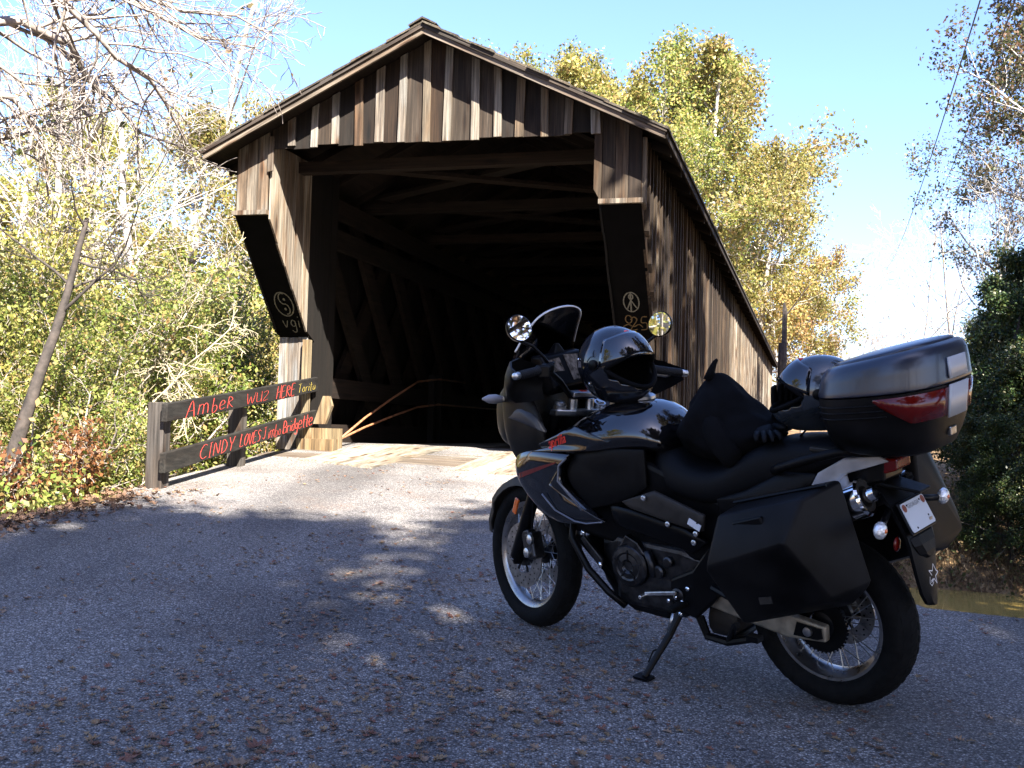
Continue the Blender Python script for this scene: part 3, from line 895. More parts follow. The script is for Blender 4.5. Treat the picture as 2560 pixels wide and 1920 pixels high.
L_grass = leaf_mat('dry_grass_blade', [(0, (.09, .06, .033)), (.5, (.18, .13, .075)), (1, (.3, .24, .16))], trans=.3)
M_bark = simple('grey_bark', (.2, .17, .15), .9, noise=.6, nscale=14, bump=.9)
M_pale = simple('pale_bark', (.3, .275, .25), .9, noise=.45, nscale=9, bump=.6)
M_twig = simple('pinkish_twig', (.22, .19, .165), .9, noise=.4, nscale=9)
M_darkbark = simple('dark_bark', (.035, .028, .024), .9, noise=.6, nscale=12, bump=.9)

def npmesh(name, v, f, m, smooth=False):
    me = bpy.data.meshes.new(name)
    v = np.asarray(v, np.float32); f = np.asarray(f, np.int32)
    k = f.shape[1]
    me.vertices.add(len(v)); me.vertices.foreach_set('co', v.ravel())
    me.loops.add(f.size); me.loops.foreach_set('vertex_index', f.ravel())
    me.polygons.add(len(f)); me.polygons.foreach_set('loop_start', np.arange(0, f.size, k, dtype=np.int32))
    me.polygons.foreach_set('loop_total', np.full(len(f), k, np.int32))
    me.update(calc_edges=True)
    if smooth: me.polygons.foreach_set('use_smooth', np.ones(len(f), bool))
    me.materials.append(m)
    return me

def leaves(pts, size, seed, var=.35, flat=0.0):
    """one kite-shaped, slightly folded leaf per point"""
    g = np.random.default_rng(seed)
    n = len(pts)
    a = g.normal(size=(n, 3)); a[:, 2] -= .25; a /= np.linalg.norm(a, axis=1)[:, None]
    b = g.normal(size=(n, 3)); b[:, 2] *= (1 - flat) 
    b -= a * (a * b).sum(1)[:, None]; b /= np.linalg.norm(b, axis=1)[:, None]
    c = np.cross(a, b)
    s = size * (1 + var * g.normal(size=n)).clip(.4, 1.9)
    s = s[:, None]
    v = np.empty((n, 4, 3))
    v[:, 0] = pts
    v[:, 1] = pts + a * s * .5 + b * s * .3 + c * s * .08
    v[:, 2] = pts + a * s
    v[:, 3] = pts + a * s * .5 - b * s * .3 + c * s * .08
    f = np.arange(4 * n).reshape(n, 4)
    return v.reshape(-1, 3), f

class Skeleton:
    def __init__(self, seed):
        self.g = np.random.default_rng(seed); self.br = []; self.tw = []
    def limb(self, p, d, L, r, lvl, maxl, cfg):
        g = self.g
        n = cfg['seg'][lvl]
        pts = [np.array(p, float)]; d = np.array(d, float); d /= np.linalg.norm(d)
        for i in range(n):
            d = d + g.normal(size=3) * cfg['wander'][lvl] + np.array([0, 0, cfg['up'][lvl]])
            d /= np.linalg.norm(d)
            pts.append(pts[-1] + d * L / n)
        end = cfg.get('tip', .25)
        rs = [r * (1 - (1 - end) * i / n) for i in range(n + 1)]
        self.br.append((pts, rs, lvl))
        if lvl == maxl:
            self.tw.append(np.array(pts)); return
        nc = cfg['kids'][lvl]
        lo = cfg['from'][lvl]
        for k in range(nc):
            t = lo + (1 - lo) * (k + g.random()) / nc
            x = t * n; i = min(int(x), n - 1); q = pts[i] + (pts[i + 1] - pts[i]) * (x - i)
            dd = pts[i + 1] - pts[i]; dd /= np.linalg.norm(dd)
            a = g.normal(size=3); a -= dd * (a @ dd); a /= np.linalg.norm(a)
            ang = math.radians(g.uniform(*cfg['ang'][lvl]))
            nd = dd * math.cos(ang) + a * math.sin(ang)
            shape = cfg['shape'](t) if lvl == 0 else (1 - .5 * t)
            l2 = L * cfg['ratio'][lvl] * shape * g.uniform(.75, 1.2)
            self.limb(q, nd, l2, max(rs[i] * cfg['rr'][lvl], .004), lvl + 1, maxl, cfg)
    def trunk_mesh(self, name, m, sides=(8, 5, 4, 3), rmin=.004):
        V, F, o = [], [], 0
        for pts, rs, lvl in self.br:
            k = sides[min(lvl, len(sides) - 1)]
            P = np.array(pts); n = len(P)
            T = np.gradient(P, axis=0); T /= np.linalg.norm(T, axis=1)[:, None]
            ref = np.array([0, 0, 1.0]) if abs(T[0, 2]) < .9 else np.array([1.0, 0, 0])
            S = np.cross(T, ref); S /= np.linalg.norm(S, axis=1)[:, None]
            U = np.cross(S, T)
            th = np.arange(k) * 2 * math.pi / k
            R = np.maximum(np.array(rs), rmin)[:, None, None]
            ring = P[:, None, :] + R * (S[:, None, :] * np.cos(th)[None, :, None] + U[:, None, :] * np.sin(th)[None, :, None])
            V.append(ring.reshape(-1, 3))
            i = np.arange(n - 1)[:, None] * k; j = np.arange(k)[None, :]; j2 = (j + 1) % k
            F.append(np.stack([i + j, i + j2, i + k + j2, i + k + j], -1).reshape(-1, 4) + o)
            o += n * k
        return npmesh(name, np.concatenate(V), np.concatenate(F), m, True)
    def leaf_pts(self, n, sd, clump=0):
        g = self.g
        tw = self.tw
        w = g.random(len(tw)) ** clump if clump else np.ones(len(tw))
        idx = g.choice(len(tw), n, p=w / w.sum())
        t = g.random(n) ** .7
        out = np.empty((n, 3))
        for q in range(n):
            P = tw[idx[q]]; x = t[q] * (len(P) - 1); i = min(int(x), len(P) - 2)
            out[q] = P[i] + (P[i + 1] - P[i]) * (x - i)
        return out + g.normal(size=(n, 3)) * sd

dome = lambda t: max(.25, math.sin(math.pi * (.12 + .8 * t)) ** .8)
TREE = dict(seg=(10, 6, 5, 4), wander=(.06, .14, .2, .25), up=(.03, .05, .03, 0), kids=(18, 7, 6), ratio=(.36, .5, .5), rr=(.42, .5, .5),
            ang=((45, 80), (30, 65), (25, 70)), shape=dome)
TREE['from'] = (.28, .25, .2)
def variant(base, **kw):
    d = dict(base); d.update(kw); return d

_mesh = {}
random.seed(41)
OAK = variant(TREE, ratio=(.44, .52, .5)); OAK['from'] = (.22, .2, .2)
def leafy(key, seed, H, r, n, size, sd, cfg, lm, bm, clump=.8, maxl=3):
    S = Skeleton(seed); S.limb((0, 0, -.3), (.02, .01, 1), H, r, 0, maxl, cfg)
    tm = S.trunk_mesh(key + '_wood', bm)
    v, f = leaves(S.leaf_pts(n, sd, clump), size, seed + 1)
    cm = npmesh(key + '_leaves', v, f, lm) if n else None
    _mesh[key] = (tm, cm)
def bare(key, seed, H, r, cfg, bm, maxl=3, rmin=.004, nleaf=0, lm=None):
    S = Skeleton(seed); S.limb((0, 0, -.3), (.02, .01, 1), H, r, 0, maxl, cfg)
    tm = S.trunk_mesh(key + '_wood', bm, rmin=rmin); cm = None
    if nleaf:
        v, f = leaves(S.leaf_pts(nleaf, .04), .08, seed + 1); cm = npmesh(key + '_leaves', v, f, lm)
    _mesh[key] = (tm, cm)

leafy('oak_a', 21, 14, .22, 30000, .115, .2, OAK, L_oak, M_pale)
leafy('oak_b', 22, 12, .2, 28000, .115, .2, variant(OAK, kids=(15, 7, 6)), L_gold, M_pale)
leafy('oak_c', 23, 9, .15, 16000, .115, .2, variant(TREE, kids=(14, 6, 6)), L_orange, M_pale)
leafy('gold_a', 24, 8, .11, 19000, .075, .13, variant(TREE, kids=(16, 6, 6), ratio=(.3, .5, .5)), L_gold, M_pale)
leafy('mix_a', 25, 14, .22, 30000, .09, .16, variant(TREE, ang=((40, 85), (30, 65), (25, 70)), ratio=(.34, .5, .5)), L_mix, M_pale, clump=1.2)
SHR = dict(seg=(5, 5, 4, 4), wander=(.1, .16, .2, .2), up=(.0, .12, .06, 0), kids=(13, 7, 5), ratio=(.9, .5, .5), rr=(.6, .5, .5), ang=((10, 50), (25, 60), (25, 65)), shape=lambda t: 1.0, tip=.4)
SHR['from'] = (.0, .2, .2)
def shrubby(key, seed, H, n, size, lm, bm, cfg=SHR, clump=.5, sd=.09):
    S = Skeleton(seed); S.limb((0, 0, -.3), (.02, .01, 1), H * .55, .05, 0, 3, cfg)
    tm = S.trunk_mesh(key + '_wood', bm, sides=(5, 4, 3, 3))
    v, f = leaves(S.leaf_pts(n, sd, clump), size, seed + 1)
    _mesh[key] = (tm, npmesh(key + '_leaves', v, f, lm))
shrubby('shrub_a', 31, 3.6, 15000, .046, L_shrub, M_twig)
shrubby('shrub_b', 32, 3.0, 13000, .044, L_shrub, M_twig)
shrubby('shrub_c', 33, 4.4, 15000, .052, L_gold, M_twig)
shrubby('rust_shrub', 34, 1.5, 2200, .06, L_red, M_twig)
EVG = variant(TREE, kids=(26, 8, 5), ratio=(.34, .45, .5), up=(.03, .0, .0, 0), shape=lambda t: 1.1 - .75 * t)
EVG['from'] = (.06, .1, .1)
leafy('evergreen', 41, 5.0, .1, 30000, .06, .1, EVG, L_dark, M_darkbark, clump=.4)
PINE_ = variant(TREE, kids=(17, 7, 6), ratio=(.3, .5, .5)); PINE_['from'] = (.35, .2, .1)
PINE = variant(TREE, kids=(20, 8, 6), ratio=(.3, .5, .5))
PINE['from'] = (.3, .2, .1)
leafy('tall_sparse', 43, 15, .28, 8500, .19, .22, PINE_, L_mix, M_darkbark, clump=.6)
leafy('tall_evergreen', 42, 15, .28, 20000, .19, .2, PINE, L_mix, M_darkbark, clump=.4)
BARE = variant(TREE, kids=(16, 7, 7), wander=(.07, .14, .2, .22), up=(.02, .06, .03, .02), ratio=(.4, .5, .5), rr=(.4, .45, .45))
BARE['from'] = (.3, .25, .15)
bare('bare_a', 51, 10, .13, BARE, M_pale)
bare('bare_b', 52, 7, .08, variant(BARE, ang=((20, 55), (25, 55), (20, 60))), M_pale)
bare('bare_far', 53, 9, .1, BARE, M_twig, rmin=.012)
leafy('thin_a', 54, 9, .09, 1500, .09, .1, variant(BARE, kids=(15, 6, 6)), L_gold, M_pale)

def plant(key, name, loc, label, cat, rot=None, sc=1.0, group=None, tilt=(0, 0), parts=('trunk', 'crown')):
    x, y, z = loc
    M = Matrix.Translation((x, y, z)) @ Matrix.Rotation(tilt[0], 4, 'X') @ Matrix.Rotation(tilt[1], 4, 'Y') @ Matrix.Rotation(random.uniform(0, 6.28) if rot is None else rot, 4, 'Z') @ Matrix.Scale(sc, 4)
    root = empty(name, M)
    tag(root, label, cat, group)
    tm, cm = _mesh[key]
    link_mesh(parts[0], tm, root)
    if cm: link_mesh(parts[1], cm, root)
    return root
gz = ground_z
def U(u, Y): return (u - 1106) / 2330 * Y
def put(key, name, u, Y, label, cat='tree', dz=0, H=None, **kw):
    x = U(u, Y)
    return plant(key, name, (x, Y, gz(x, Y) + dz), label, cat, **kw)

# trees behind the bridge, over its roof and past its far end
put('oak_a', 'leafy_tree', 1415, 54, 'tall yellow green tree rising over the right slope of the bridge roof', sc=1.3, rot=.4)
put('oak_b', 'leafy_tree', 1545, 55, 'broad golden tree with the highest crown to the right of the bridge', sc=1.5, rot=2.1)
put('oak_a', 'leafy_tree', 1480, 60, 'green tree behind the broad golden tree by the bridge eave', sc=1.2, rot=3.3)
put('oak_b', 'leafy_tree', 1625, 52, 'yellow tree standing at the far end of the bridge eave', sc=1.05, rot=4.4)
put('oak_a', 'leafy_tree', 1590, 58, 'yellow green tree in the gap under the broad golden tree', sc=.98, rot=5.6)
put('oak_c', 'leafy_tree', 1735, 56, 'small orange tree right of the yellow trees past the bridge', sc=1.02, rot=5)
put('oak_c', 'leafy_tree', 1685, 54, 'small orange yellow tree next to the wooden pole', sc=.95, rot=2)
put('oak_a', 'leafy_tree', 1450, 50, 'yellow green tree low behind the bridge roof beside the eave', sc=.98, rot=1.0)
put('oak_b', 'leafy_tree', 1325, 55, 'golden tree showing over the roof right of the ridge', sc=1.45, rot=1.4)
put('oak_a', 'leafy_tree', 1250, 58, 'yellow green tree barely showing over the roof slope', sc=1.34, rot=2.4)
put('bare_a', 'bare_tree', 1290, 56, 'pale bare tree poking up behind the bridge roof ridge', sc=1.72, rot=.2)
put('bare_a', 'bare_tree', 1365, 58, 'bare twiggy tree between roof and tall yellow green tree', sc=1.6, rot=2.2)
put('bare_b', 'bare_tree', 2000, 42, 'small pale bare tree above the motorcycle top case', sc=1.25, rot=.6)
put('bare_a', 'bare_tree', 2060, 46, 'pale bare tree left of the dark evergreens', sc=.95, rot=1.9)
for i, (u, Y, s_) in enumerate(((1850, 95, 1.0), (1900, 100, 1.15), (1945, 92, .95), (1810, 90, .8))):
    put('bare_far', 'bare_tree', u, Y, 'faint far bare tree on the skyline right of the bridge', sc=s_, group='faint bare trees on the skyline', rot=i * 1.7)
# right edge
put('mix_a', 'leafy_tree', 2400, 23, 'tall brown green tree overhanging the right edge of the view', sc=1.0, rot=.9)
put('mix_a', 'leafy_tree', 2370, 30, 'brown green tree behind the tall tree at the right edge', sc=.82, rot=2.6)
put('mix_a', 'leafy_tree', 2335, 26, 'brown green tree left of the tall tree at the right edge', sc=.78, rot=4.6)
put('bare_b', 'bare_tree', 2160, 25, 'white branched bare tree rising out of the evergreens on the right', sc=1.05, rot=2.0)
for i, (u, Y, s_) in enumerate(((2165, 20.5, .88), (2235, 19.5, .95), (2185, 23, 1.0), (2270, 22, 1.1), (2130, 25, .8), (2290, 20, 1.0), (2180, 26, 1.05), (2120, 18.4, .45), (2190, 17.9, .5), (2250, 17.6, .55))):
    put('evergreen', 'evergreen_shrub', u, Y, 'dense dark evergreen shrub on the far creek bank behind the top case', 'shrub', sc=s_, group='dark evergreens on the far creek bank', rot=i * 1.3, dz=-.1)
# left bank: shrubs from the guard rail back into the woods
SH_L = 'leafy yellow green shrub in the thicket behind the guard rail'
SH_G = 'leafy yellow green shrubs left of the bridge'
spots = []
for (u, Y, k, s_) in ((40, 9.2, 'b', .62), (150, 9.6, 'b', .66), (215, 10.3, 'a', .5), (262, 11.3, 'b', .6), (90, 10.6, 'a', .8), (-40, 10.5, 'c', .85), (200, 11.4, 'a', .92), (335, 12.6, 'b', .84), (405, 13.8, 'a', .66),
                      (425, 15.2, 'b', .88), (300, 12.8, 'a', .95), (20, 12.5, 'a', 1.0), (140, 13, 'c', .95), (410, 15, 'a', 1.0), (480, 18, 'a', 1.0), (390, 14.5, 'b', 1.15), (250, 14.8, 'a', 1.1),
                      (90, 15.5, 'c', 1.15), (-30, 15.5, 'a', 1.2), (530, 18.5, 'c', 1.15), (440, 18, 'a', 1.25), (330, 17.5, 'c', 1.2), (190, 18, 'a', 1.3), (60, 19, 'c', 1.3), (560, 21, 'c', 1.2)):
    lab_, grp_ = (SH_L, SH_G)
    if k == 'c': lab_, grp_ = 'taller golden tinged shrub standing at the back of the left thicket', 'golden tinged shrubs of the left thicket'
    elif Y < 11: lab_, grp_ = 'low yellow green shrub at the very edge of the road left of the guard rail', 'low shrubs along the left road edge'
    put('shrub_' + k, 'leafy_shrub', u, Y, lab_, 'shrub', sc=s_, group=grp_, dz=-.05, parts=('stems', 'foliage'))
put('rust_shrub', 'rusty_shrub', 12, 8.9, 'low rust orange shrub at the left edge by the road', 'shrub', sc=.7, parts=('stems', 'foliage'))
put('rust_shrub', 'rusty_shrub', 175, 9.3, 'low rust orange shrub left of the guard rail end post', 'shrub', sc=.6, parts=('stems', 'foliage'))
# left woods
put('gold_a', 'golden_tree', 440, 23, 'golden leaved tree just left of the bridge eave', sc=.98, rot=.3)
put('gold_a', 'golden_tree', 345, 26, 'golden leaved tree second to the left of the bridge eave', sc=1.05, rot=1.6)
put('gold_a', 'golden_tree', 520, 30, 'golden leaved tree partly hidden by the bridge eave', sc=.72, rot=2.9)
put('gold_a', 'golden_tree', 240, 24, 'golden leaved tree above the middle of the left thicket', sc=1.02, rot=4.1)
put('gold_a', 'golden_tree', 40, 24, 'golden leaved tree above the left edge of the thicket', sc=.8, rot=5.2)
put('oak_a', 'leafy_tree', 120, 31, 'yellow green tree deep in the woods on the left', sc=.62, rot=5.2)
put('bare_a', 'bare_tree', 300, 20, 'tall white trunked bare tree in the woods left of the bridge', sc=1.05, rot=.5)
put('bare_a', 'bare_tree', 215, 22, 'white trunked bare tree second in the woods left of the bridge', sc=1.2, rot=2.3)
put('bare_a', 'bare_tree', 395, 25, 'slim pale bare tree against the golden trees', sc=1.2, rot=4.0)
put('bare_a', 'bare_tree', 110, 19, 'pale bare tree above the left end of the thicket', sc=1.0, rot=3.1)
put('bare_b', 'bare_tree', 20, 15, 'pale bare sapling at the left edge of the thicket', sc=1.0, rot=1.2)
put('thin_a', 'thin_tree', 160, 16, 'thin tree with few golden leaves left of the bridge', sc=.8, rot=1.2)
put('thin_a', 'thin_tree', 520, 24, 'thin tree with few golden leaves beside the bridge wall', sc=.9, rot=3.2)

# dark crooked trunk near the left edge, with a forked top
S = Skeleton(61)
cfg = variant(BARE, kids=(7, 5, 5), ratio=(.55, .5, .5), seg=(9, 6, 5, 4), up=(.0, .02, .02, 0), wander=(.05, .2, .25, .25)); cfg['from'] = (.72, .2, .1)
S.limb((0, 0, -.4), (.02, 0, 1), 3.3, .085, 0, 3, cfg)
_mesh['crooked'] = (S.trunk_mesh('crooked_wood', M_darkbark), None)
put('crooked', 'crooked_tree', 20, 9.0, 'dark crooked leafless trunk at the left edge of the thicket', dz=.15, rot=1.2, sc=.92)

# bare tree whose long limbs reach into the top left of the view; its trunk stands out of view
S = Skeleton(62)
root_xyz = Vector((-7.6, 8.2, gz(-7.6, 8.2)))
cfg = variant(BARE, kids=(0, 10, 8), seg=(8, 8, 6, 4), wander=(.1, .12, .18, .22), up=(0, .02, -.01, -.02), ratio=(.3, .34, .45), rr=(.5, .42, .5), ang=((20, 60), (20, 55), (25, 60)), tip=.2)
cfg['from'] = (.2, .15, .1)
tr = [Vector((0, 0, -.3)), Vector((.1, 0, 1.5)), Vector((.3, .1, 3)), Vector((.55, .2, 4.4)), Vector((.9, .3, 5.6)), Vector((1.2, .4, 6.6))]
S.br.append(([np.array(p) for p in tr], [.2, .17, .15, .13, .1, .07], 0))
def limb_through(pts, r0, kids=12, klen=.9):
    P = [np.array(p, float) for p in pts]
    n = len(P) - 1
    rs = [r0 * (1 - .8 * i / n) for i in range(n + 1)]
    S.br.append((P, rs, 1))
    for k in range(kids):
        t = .12 + .88 * (k + S.g.random()) / kids; x = t * n; i = min(int(x), n - 1)
        q = P[i] + (P[i + 1] - P[i]) * (x - i); dd = P[i + 1] - P[i]; dd /= np.linalg.norm(dd)
        a = S.g.normal(size=3); a -= dd * (a @ dd); a /= np.linalg.norm(a)
        ang = math.radians(S.g.uniform(20, 60))
        S.limb(q, dd * math.cos(ang) + a * math.sin(ang), klen * S.g.uniform(.6, 1.4) * (1.2 - .5 * t), max(rs[i] * .45, .006), 2, 3, cfg)
def sky_pt(u, v, Y): return (U(u, Y) - root_xyz.x, Y - root_xyz.y, CAM_Z + (930 - .027 * (1106 - u) - v) / 2330 * Y - root_xyz.z)
lim = [
 ([(.9, .3, 5.3), sky_pt(-120, 40, 9.0), sky_pt(6, 31, 9.2), sky_pt(66, 62, 9.3), sky_pt(119, 81, 9.5), sky_pt(150, 144, 9.6), sky_pt(187, 187, 9.8), sky_pt(234, 225, 10), sky_pt(281, 281, 10.1), sky_pt(375, 312, 10.4)], .055, 18, 1.0),
 ([(1.0, .3, 5.8), sky_pt(-60, -90, 8.6), sky_pt(60, -40, 8.7), sky_pt(110, 0, 8.8), sky_pt(175, 60, 8.9), sky_pt(219, 112, 9.0), sky_pt(297, 162, 9.3), sky_pt(331, 212, 9.5), sky_pt(380, 300, 9.8)], .05, 18, 1.0),
 ([(.6, .2, 4.4), sky_pt(-90, 180, 8.9), sky_pt(0, 203, 9), sky_pt(53, 275, 9.2), sky_pt(81, 369, 9.3), sky_pt(84, 420, 9.4)], .04, 10, .8),
 ([(.9, .3, 5.4), sky_pt(-60, 300, 9.3), sky_pt(0, 290, 9.3), sky_pt(80, 262, 9.5), sky_pt(200, 235, 9.9), sky_pt(330, 200, 10.4)], .03, 12, .8),
 ([(1.1, .4, 6.3), sky_pt(-40, -160, 8.4), sky_pt(150, -60, 8.8), sky_pt(290, 10, 9.2), sky_pt(400, 70, 9.6), sky_pt(470, 75, 10)], .04, 16, 1.0),
 ([(1.1, .4, 6.4), sky_pt(60, -150, 8.6), sky_pt(230, -40, 9), sky_pt(360, 10, 9.4), sky_pt(480, 20, 9.8), sky_pt(550, 60, 10)], .035, 16, 1.0),
 ([(.9, .3, 5.5), sky_pt(-50, 120, 8.9), sky_pt(20, 170, 9), sky_pt(120, 178, 9.3), sky_pt(230, 140, 9.7)], .025, 10, .7),
 ([(.6, .2, 4.6), sky_pt(-50, 250, 9), sky_pt(30, 245, 9.2), sky_pt(140, 215, 9.5)], .02, 8, .6),
]
for pts, r0, k, kl in lim: limb_through(pts, r0, k, kl)
tm = S.trunk_mesh('overhanging_wood', M_bark)
v, f = leaves(S.leaf_pts(90, .02), .07, 63)
_mesh['overhang'] = (tm, npmesh('overhanging_leaves', v, f, L_mix))
plant('overhang', 'overhanging_tree', tuple(root_xyz), 'bare grey tree with long limbs and a few withered leaves reaching over the top left', 'tree', rot=0.0)

M_dead = simple('dead_wood', (.27, .235, .16), .9, noise=.5, nscale=12)
# leaning dead saplings in the thicket
def leaning(label, pts, r0, kids, kl, seed):
    global S
    S = Skeleton(seed)
    b = Vector(pts[0])
    limb_through([tuple(Vector(p) - b) for p in pts], r0, kids, kl)
    _mesh['lean%d' % seed] = (S.trunk_mesh('leaning_wood', M_dead), None)
    plant('lean%d' % seed, 'leaning_sapling', tuple(b), label, 'sapling', rot=0.0, parts=('stem', 'crown'))
def pt(u, v, Y): return (U(u, Y), Y, CAM_Z + (930 - .027 * (1106 - u) - v) / 2330 * Y)
leaning('pale dead sapling leaning to the right in front of the thicket', [pt(250, 1010, 11.2), pt(300, 850, 11.0), pt(347, 762, 10.8), pt(400, 670, 10.8), pt(440, 600, 10.9), pt(470, 560, 11)], .024, 12, .6, 71)
leaning('pale dead branch arching toward the bridge post', [pt(345, 770, 10.9), pt(400, 790, 10.7), pt(450, 750, 10.7), pt(490, 712, 10.8), pt(505, 705, 10.9), pt(525, 715, 11.0)], .012, 9, .28, 72)
leaning('drooping spray of dead twigs in the thicket', [pt(340, 765, 10.7), pt(360, 790, 10.6), pt(385, 830, 10.5), pt(400, 890, 10.5)], .014, 12, .5, 73)
leaning('thin leaning pale sapling beside the guard rail', [pt(225, 1000, 10.2), pt(280, 930, 10.2), pt(340, 860, 10.3), pt(400, 800, 10.4)], .016, 8, .4, 74)

# woods far back, read as one mass
g_ = np.random.default_rng(81)
def mass(name, boxes, n, size, lm, label=None):
    P = []
    for (x0, x1, y0, y1, h) in boxes:
        k = int(n * (x1 - x0) * h / sum((b[1] - b[0]) * b[4] for b in boxes))
        # clumped crowns
        nc = max(6, int((x1 - x0) * 1.3))
        cx = g_.uniform(x0, x1, nc); cy = g_.uniform(y0, y1, nc); hh = h * g_.uniform(.55, 1.05, nc); rr = g_.uniform(1.4, 3.2, nc)
        i = g_.integers(0, nc, k); t = g_.random(k) ** .8
        q = g_.normal(size=(k, 3)); q /= np.linalg.norm(q, axis=1)[:, None]
        rad = rr[i] * g_.random(k) ** .4 * (1.05 - .55 * t)
        P.append(np.stack([cx[i] + q[:, 0] * rad, cy[i] + q[:, 1] * rad, .3 + hh[i] * t + q[:, 2] * .5], 1))
    P = np.concatenate(P)
    v, f = leaves(P, size, 82)
    return tag(link_mesh(name, npmesh(name, v, f, lm)), kind='stuff')
mass('distant_woods', [(-42, -9, 34, 48, 7.5)], 60000, .14, L_gold)
mass('distant_woods', [(-40, -8, 44, 60, 8.5)], 36000, .18, L_oak)
mass('distant_woods', [(12, 60, 70, 95, 6.0), (-10, 20, 90, 110, 6)], 24000, .26, L_gold)
mass('distant_woods', [(15.5, 40, 30, 45, 6)], 30000, .11, L_mix)
# trunks of the far woods
mb = MB()
for i in range(46):
    y = random.uniform(30, 50); x = random.uniform(-.95, -.2) * y * .5 - 1
    mb.tube([(x, y, 0), (x + jit(.3), y, 3), (x + jit(.6), y, 7 + random.random() * 3)], [.12, .09, .04], 5)
tag(mb.build('distant_trunks', M_pale), kind='stuff')
# undergrowth on the left bank
P = []
for i in range(15000):
    y = 8.2 + 10 * random.random() ** 1.5; x = -3.3 - .02 * y - 6.5 * random.random() ** 1.3
    if dist_poly(x, y) > -.08: continue
    z = gz(x, y) + abs(random.gauss(0, .32)) * min(1, -dist_poly(x, y) / .5)
    P.append((x, y, z))
v, f = leaves(np.array(P), .055, 83)
tag(link_mesh('undergrowth', npmesh('undergrowth', v, f, L_shrub)), kind='stuff')

# dry grass on the creek bank and weeds along the right road edge
def blades(name, pts, h, w, m, seed, lean=.35):
    g = np.random.default_rng(seed); n = len(pts); pts = np.asarray(pts)
    a = g.uniform(0, 6.283, n); d = np.stack([np.cos(a), np.sin(a), np.zeros(n)], 1)
    H = (h * g.uniform(.4, 1.25, n))[:, None]; ln = (lean * g.normal(size=(n, 1)))
    e = np.stack([-np.sin(a), np.cos(a), np.zeros(n)], 1); up = np.array([0, 0, 1.0])
    v = np.empty((n, 4, 3))
    v[:, 0] = pts - d * w; v[:, 1] = pts + d * w
    mid = pts + up * H * .6 + e * ln * H * .5; tip = pts + up * H + e * ln * H
    v[:, 2] = tip; v[:, 3] = mid - d * w * .7
    return tag(link_mesh(name, npmesh(name, v.reshape(-1, 3), np.arange(4 * n).reshape(n, 4), m)), kind='stuff')
P = []
for i in range(42000):
    t = random.uniform(5.2, 16); s = random.uniform(6.6, 16)
    p = B0 + TX * t + AX * s; z = gz(p.x, p.y) - .03
    if z < WATER_Z - .03: continue
    if math.sin(p.x * 1.7) + math.sin(p.y * 2.1 + p.x) < random.uniform(-1.6, .8): continue
    P.append((p.x, p.y, z))
blades('dry_grass', P, .26, .0045, L_grass, 91, lean=.6)
P = []
for i in range(70):
    x = random.uniform(2.1, 6.5); y = 5.45 - .2 * (x - 2.2) + random.uniform(.02, .9)
    if dist_poly(x, y) > -.04: continue
    P.append((x, y, gz(x, y) - .05))
blades('roadside_weeds', P, .16, .002, L_grass, 92, lean=.45)
P = []
for i in range(16000):
    t = random.uniform(5.5, 15); s = random.uniform(7.4, 14)
    p = B0 + TX * t + AX * s; z = gz(p.x, p.y)
    P.append((p.x, p.y, z + abs(random.gauss(0, .3))))
v, f = leaves(np.array(P), .06, 93)
tag(link_mesh('bank_brush', npmesh('bank_brush', v, f, L_mix)), kind='stuff')

# trees that stand behind and beside the camera: they shade the foreground and the bridge wall
for i, (x, y, s_, r_) in enumerate(((.8, -7.9, 1.0, 0), (5.4, -8.5, 1.04, 3.0), (9.8, -7.2, 1.0, 3.1), (3.0, -11.5, 1.08, 4.4), (7.6, -12.5, 1.1, 5.3), (-3.6, -9.8, .92, 2.2), (11.2, 2.2, 1.05, 2.7), (11.8, 8.5, 1.0, .4), (8.5, 3.0, 1.0, 2.9), (4.1, -5.0, .93, 5.9), (13.5, 14, .9, 1.4), (14.5, 9.5, .8, 2.0), (16.5, 13, .9, .3), (2.9, -7.2, .98, .7))):
    plant('tall_sparse' if i in (0, 5) else 'tall_evergreen', 'shade_tree', (x, y, gz(x, y)), 'tall tree of the row behind the viewer that shades the road', 'tree', sc=s_, rot=r_, group='shade trees behind the viewer')

plant('oak_b', 'golden_tree', (-12.5, -2.5, gz(-12.5, -2.5)), 'golden leaved tree out of view to the left of the road', 'tree', sc=.8, rot=1.0)
plant('oak_a', 'leafy_tree', (-15.5, -5.5, gz(-15.5, -5.5)), 'yellow green tree out of view far to the left of the road', 'tree', sc=.8, rot=1.0)
# ------------------------------------------------------------------ pole and wires
mb = MB()
px, py = U(1688, 33), 33
mb.tube([(0, 0, -2), (.02, 0, 2.6), (.03, 0, 3.9)], [.17, .15, .13], 8)
o = empty('wooden_pole', Matrix.Translation((px, py, .3)))
tag(o, 'weathered wooden pole with a tapered top at the far end of the bridge', 'pole')
mb.build('shaft', M_darkbark, o)
mb = MB(); mb.tube([(.07, 0, 3.6), (.075, 0, 4.9), (.05, 0, 5.15)], [.085, .075, .03], 6); mb.build('tapered_top', M_darkbark, o)
M_wire = simple('grey_wire', (.06, .06, .07), .6)
for k, (u0, v0, u1, v1, lab) in enumerate(((2113, -20, 1925, 560, 'thin grey power line, longer of the two wires in the sky'), (2190, -20, 2010, 440, 'thin grey power line nearer the right edge of the sky'))):
    a = Vector(pt(u0, v0, 14)); b = Vector(pt(u1, v1, 55))
    d = b - a
    P = [a + d * (t / 10) - Vector((0, 0, 1.2 * (1 - (2 * t / 10 - 1) ** 2))) * .3 for t in range(-4, 14)]
    tag(MB().tube(P, .011, 4).build('power_line', M_wire), lab, 'power line')
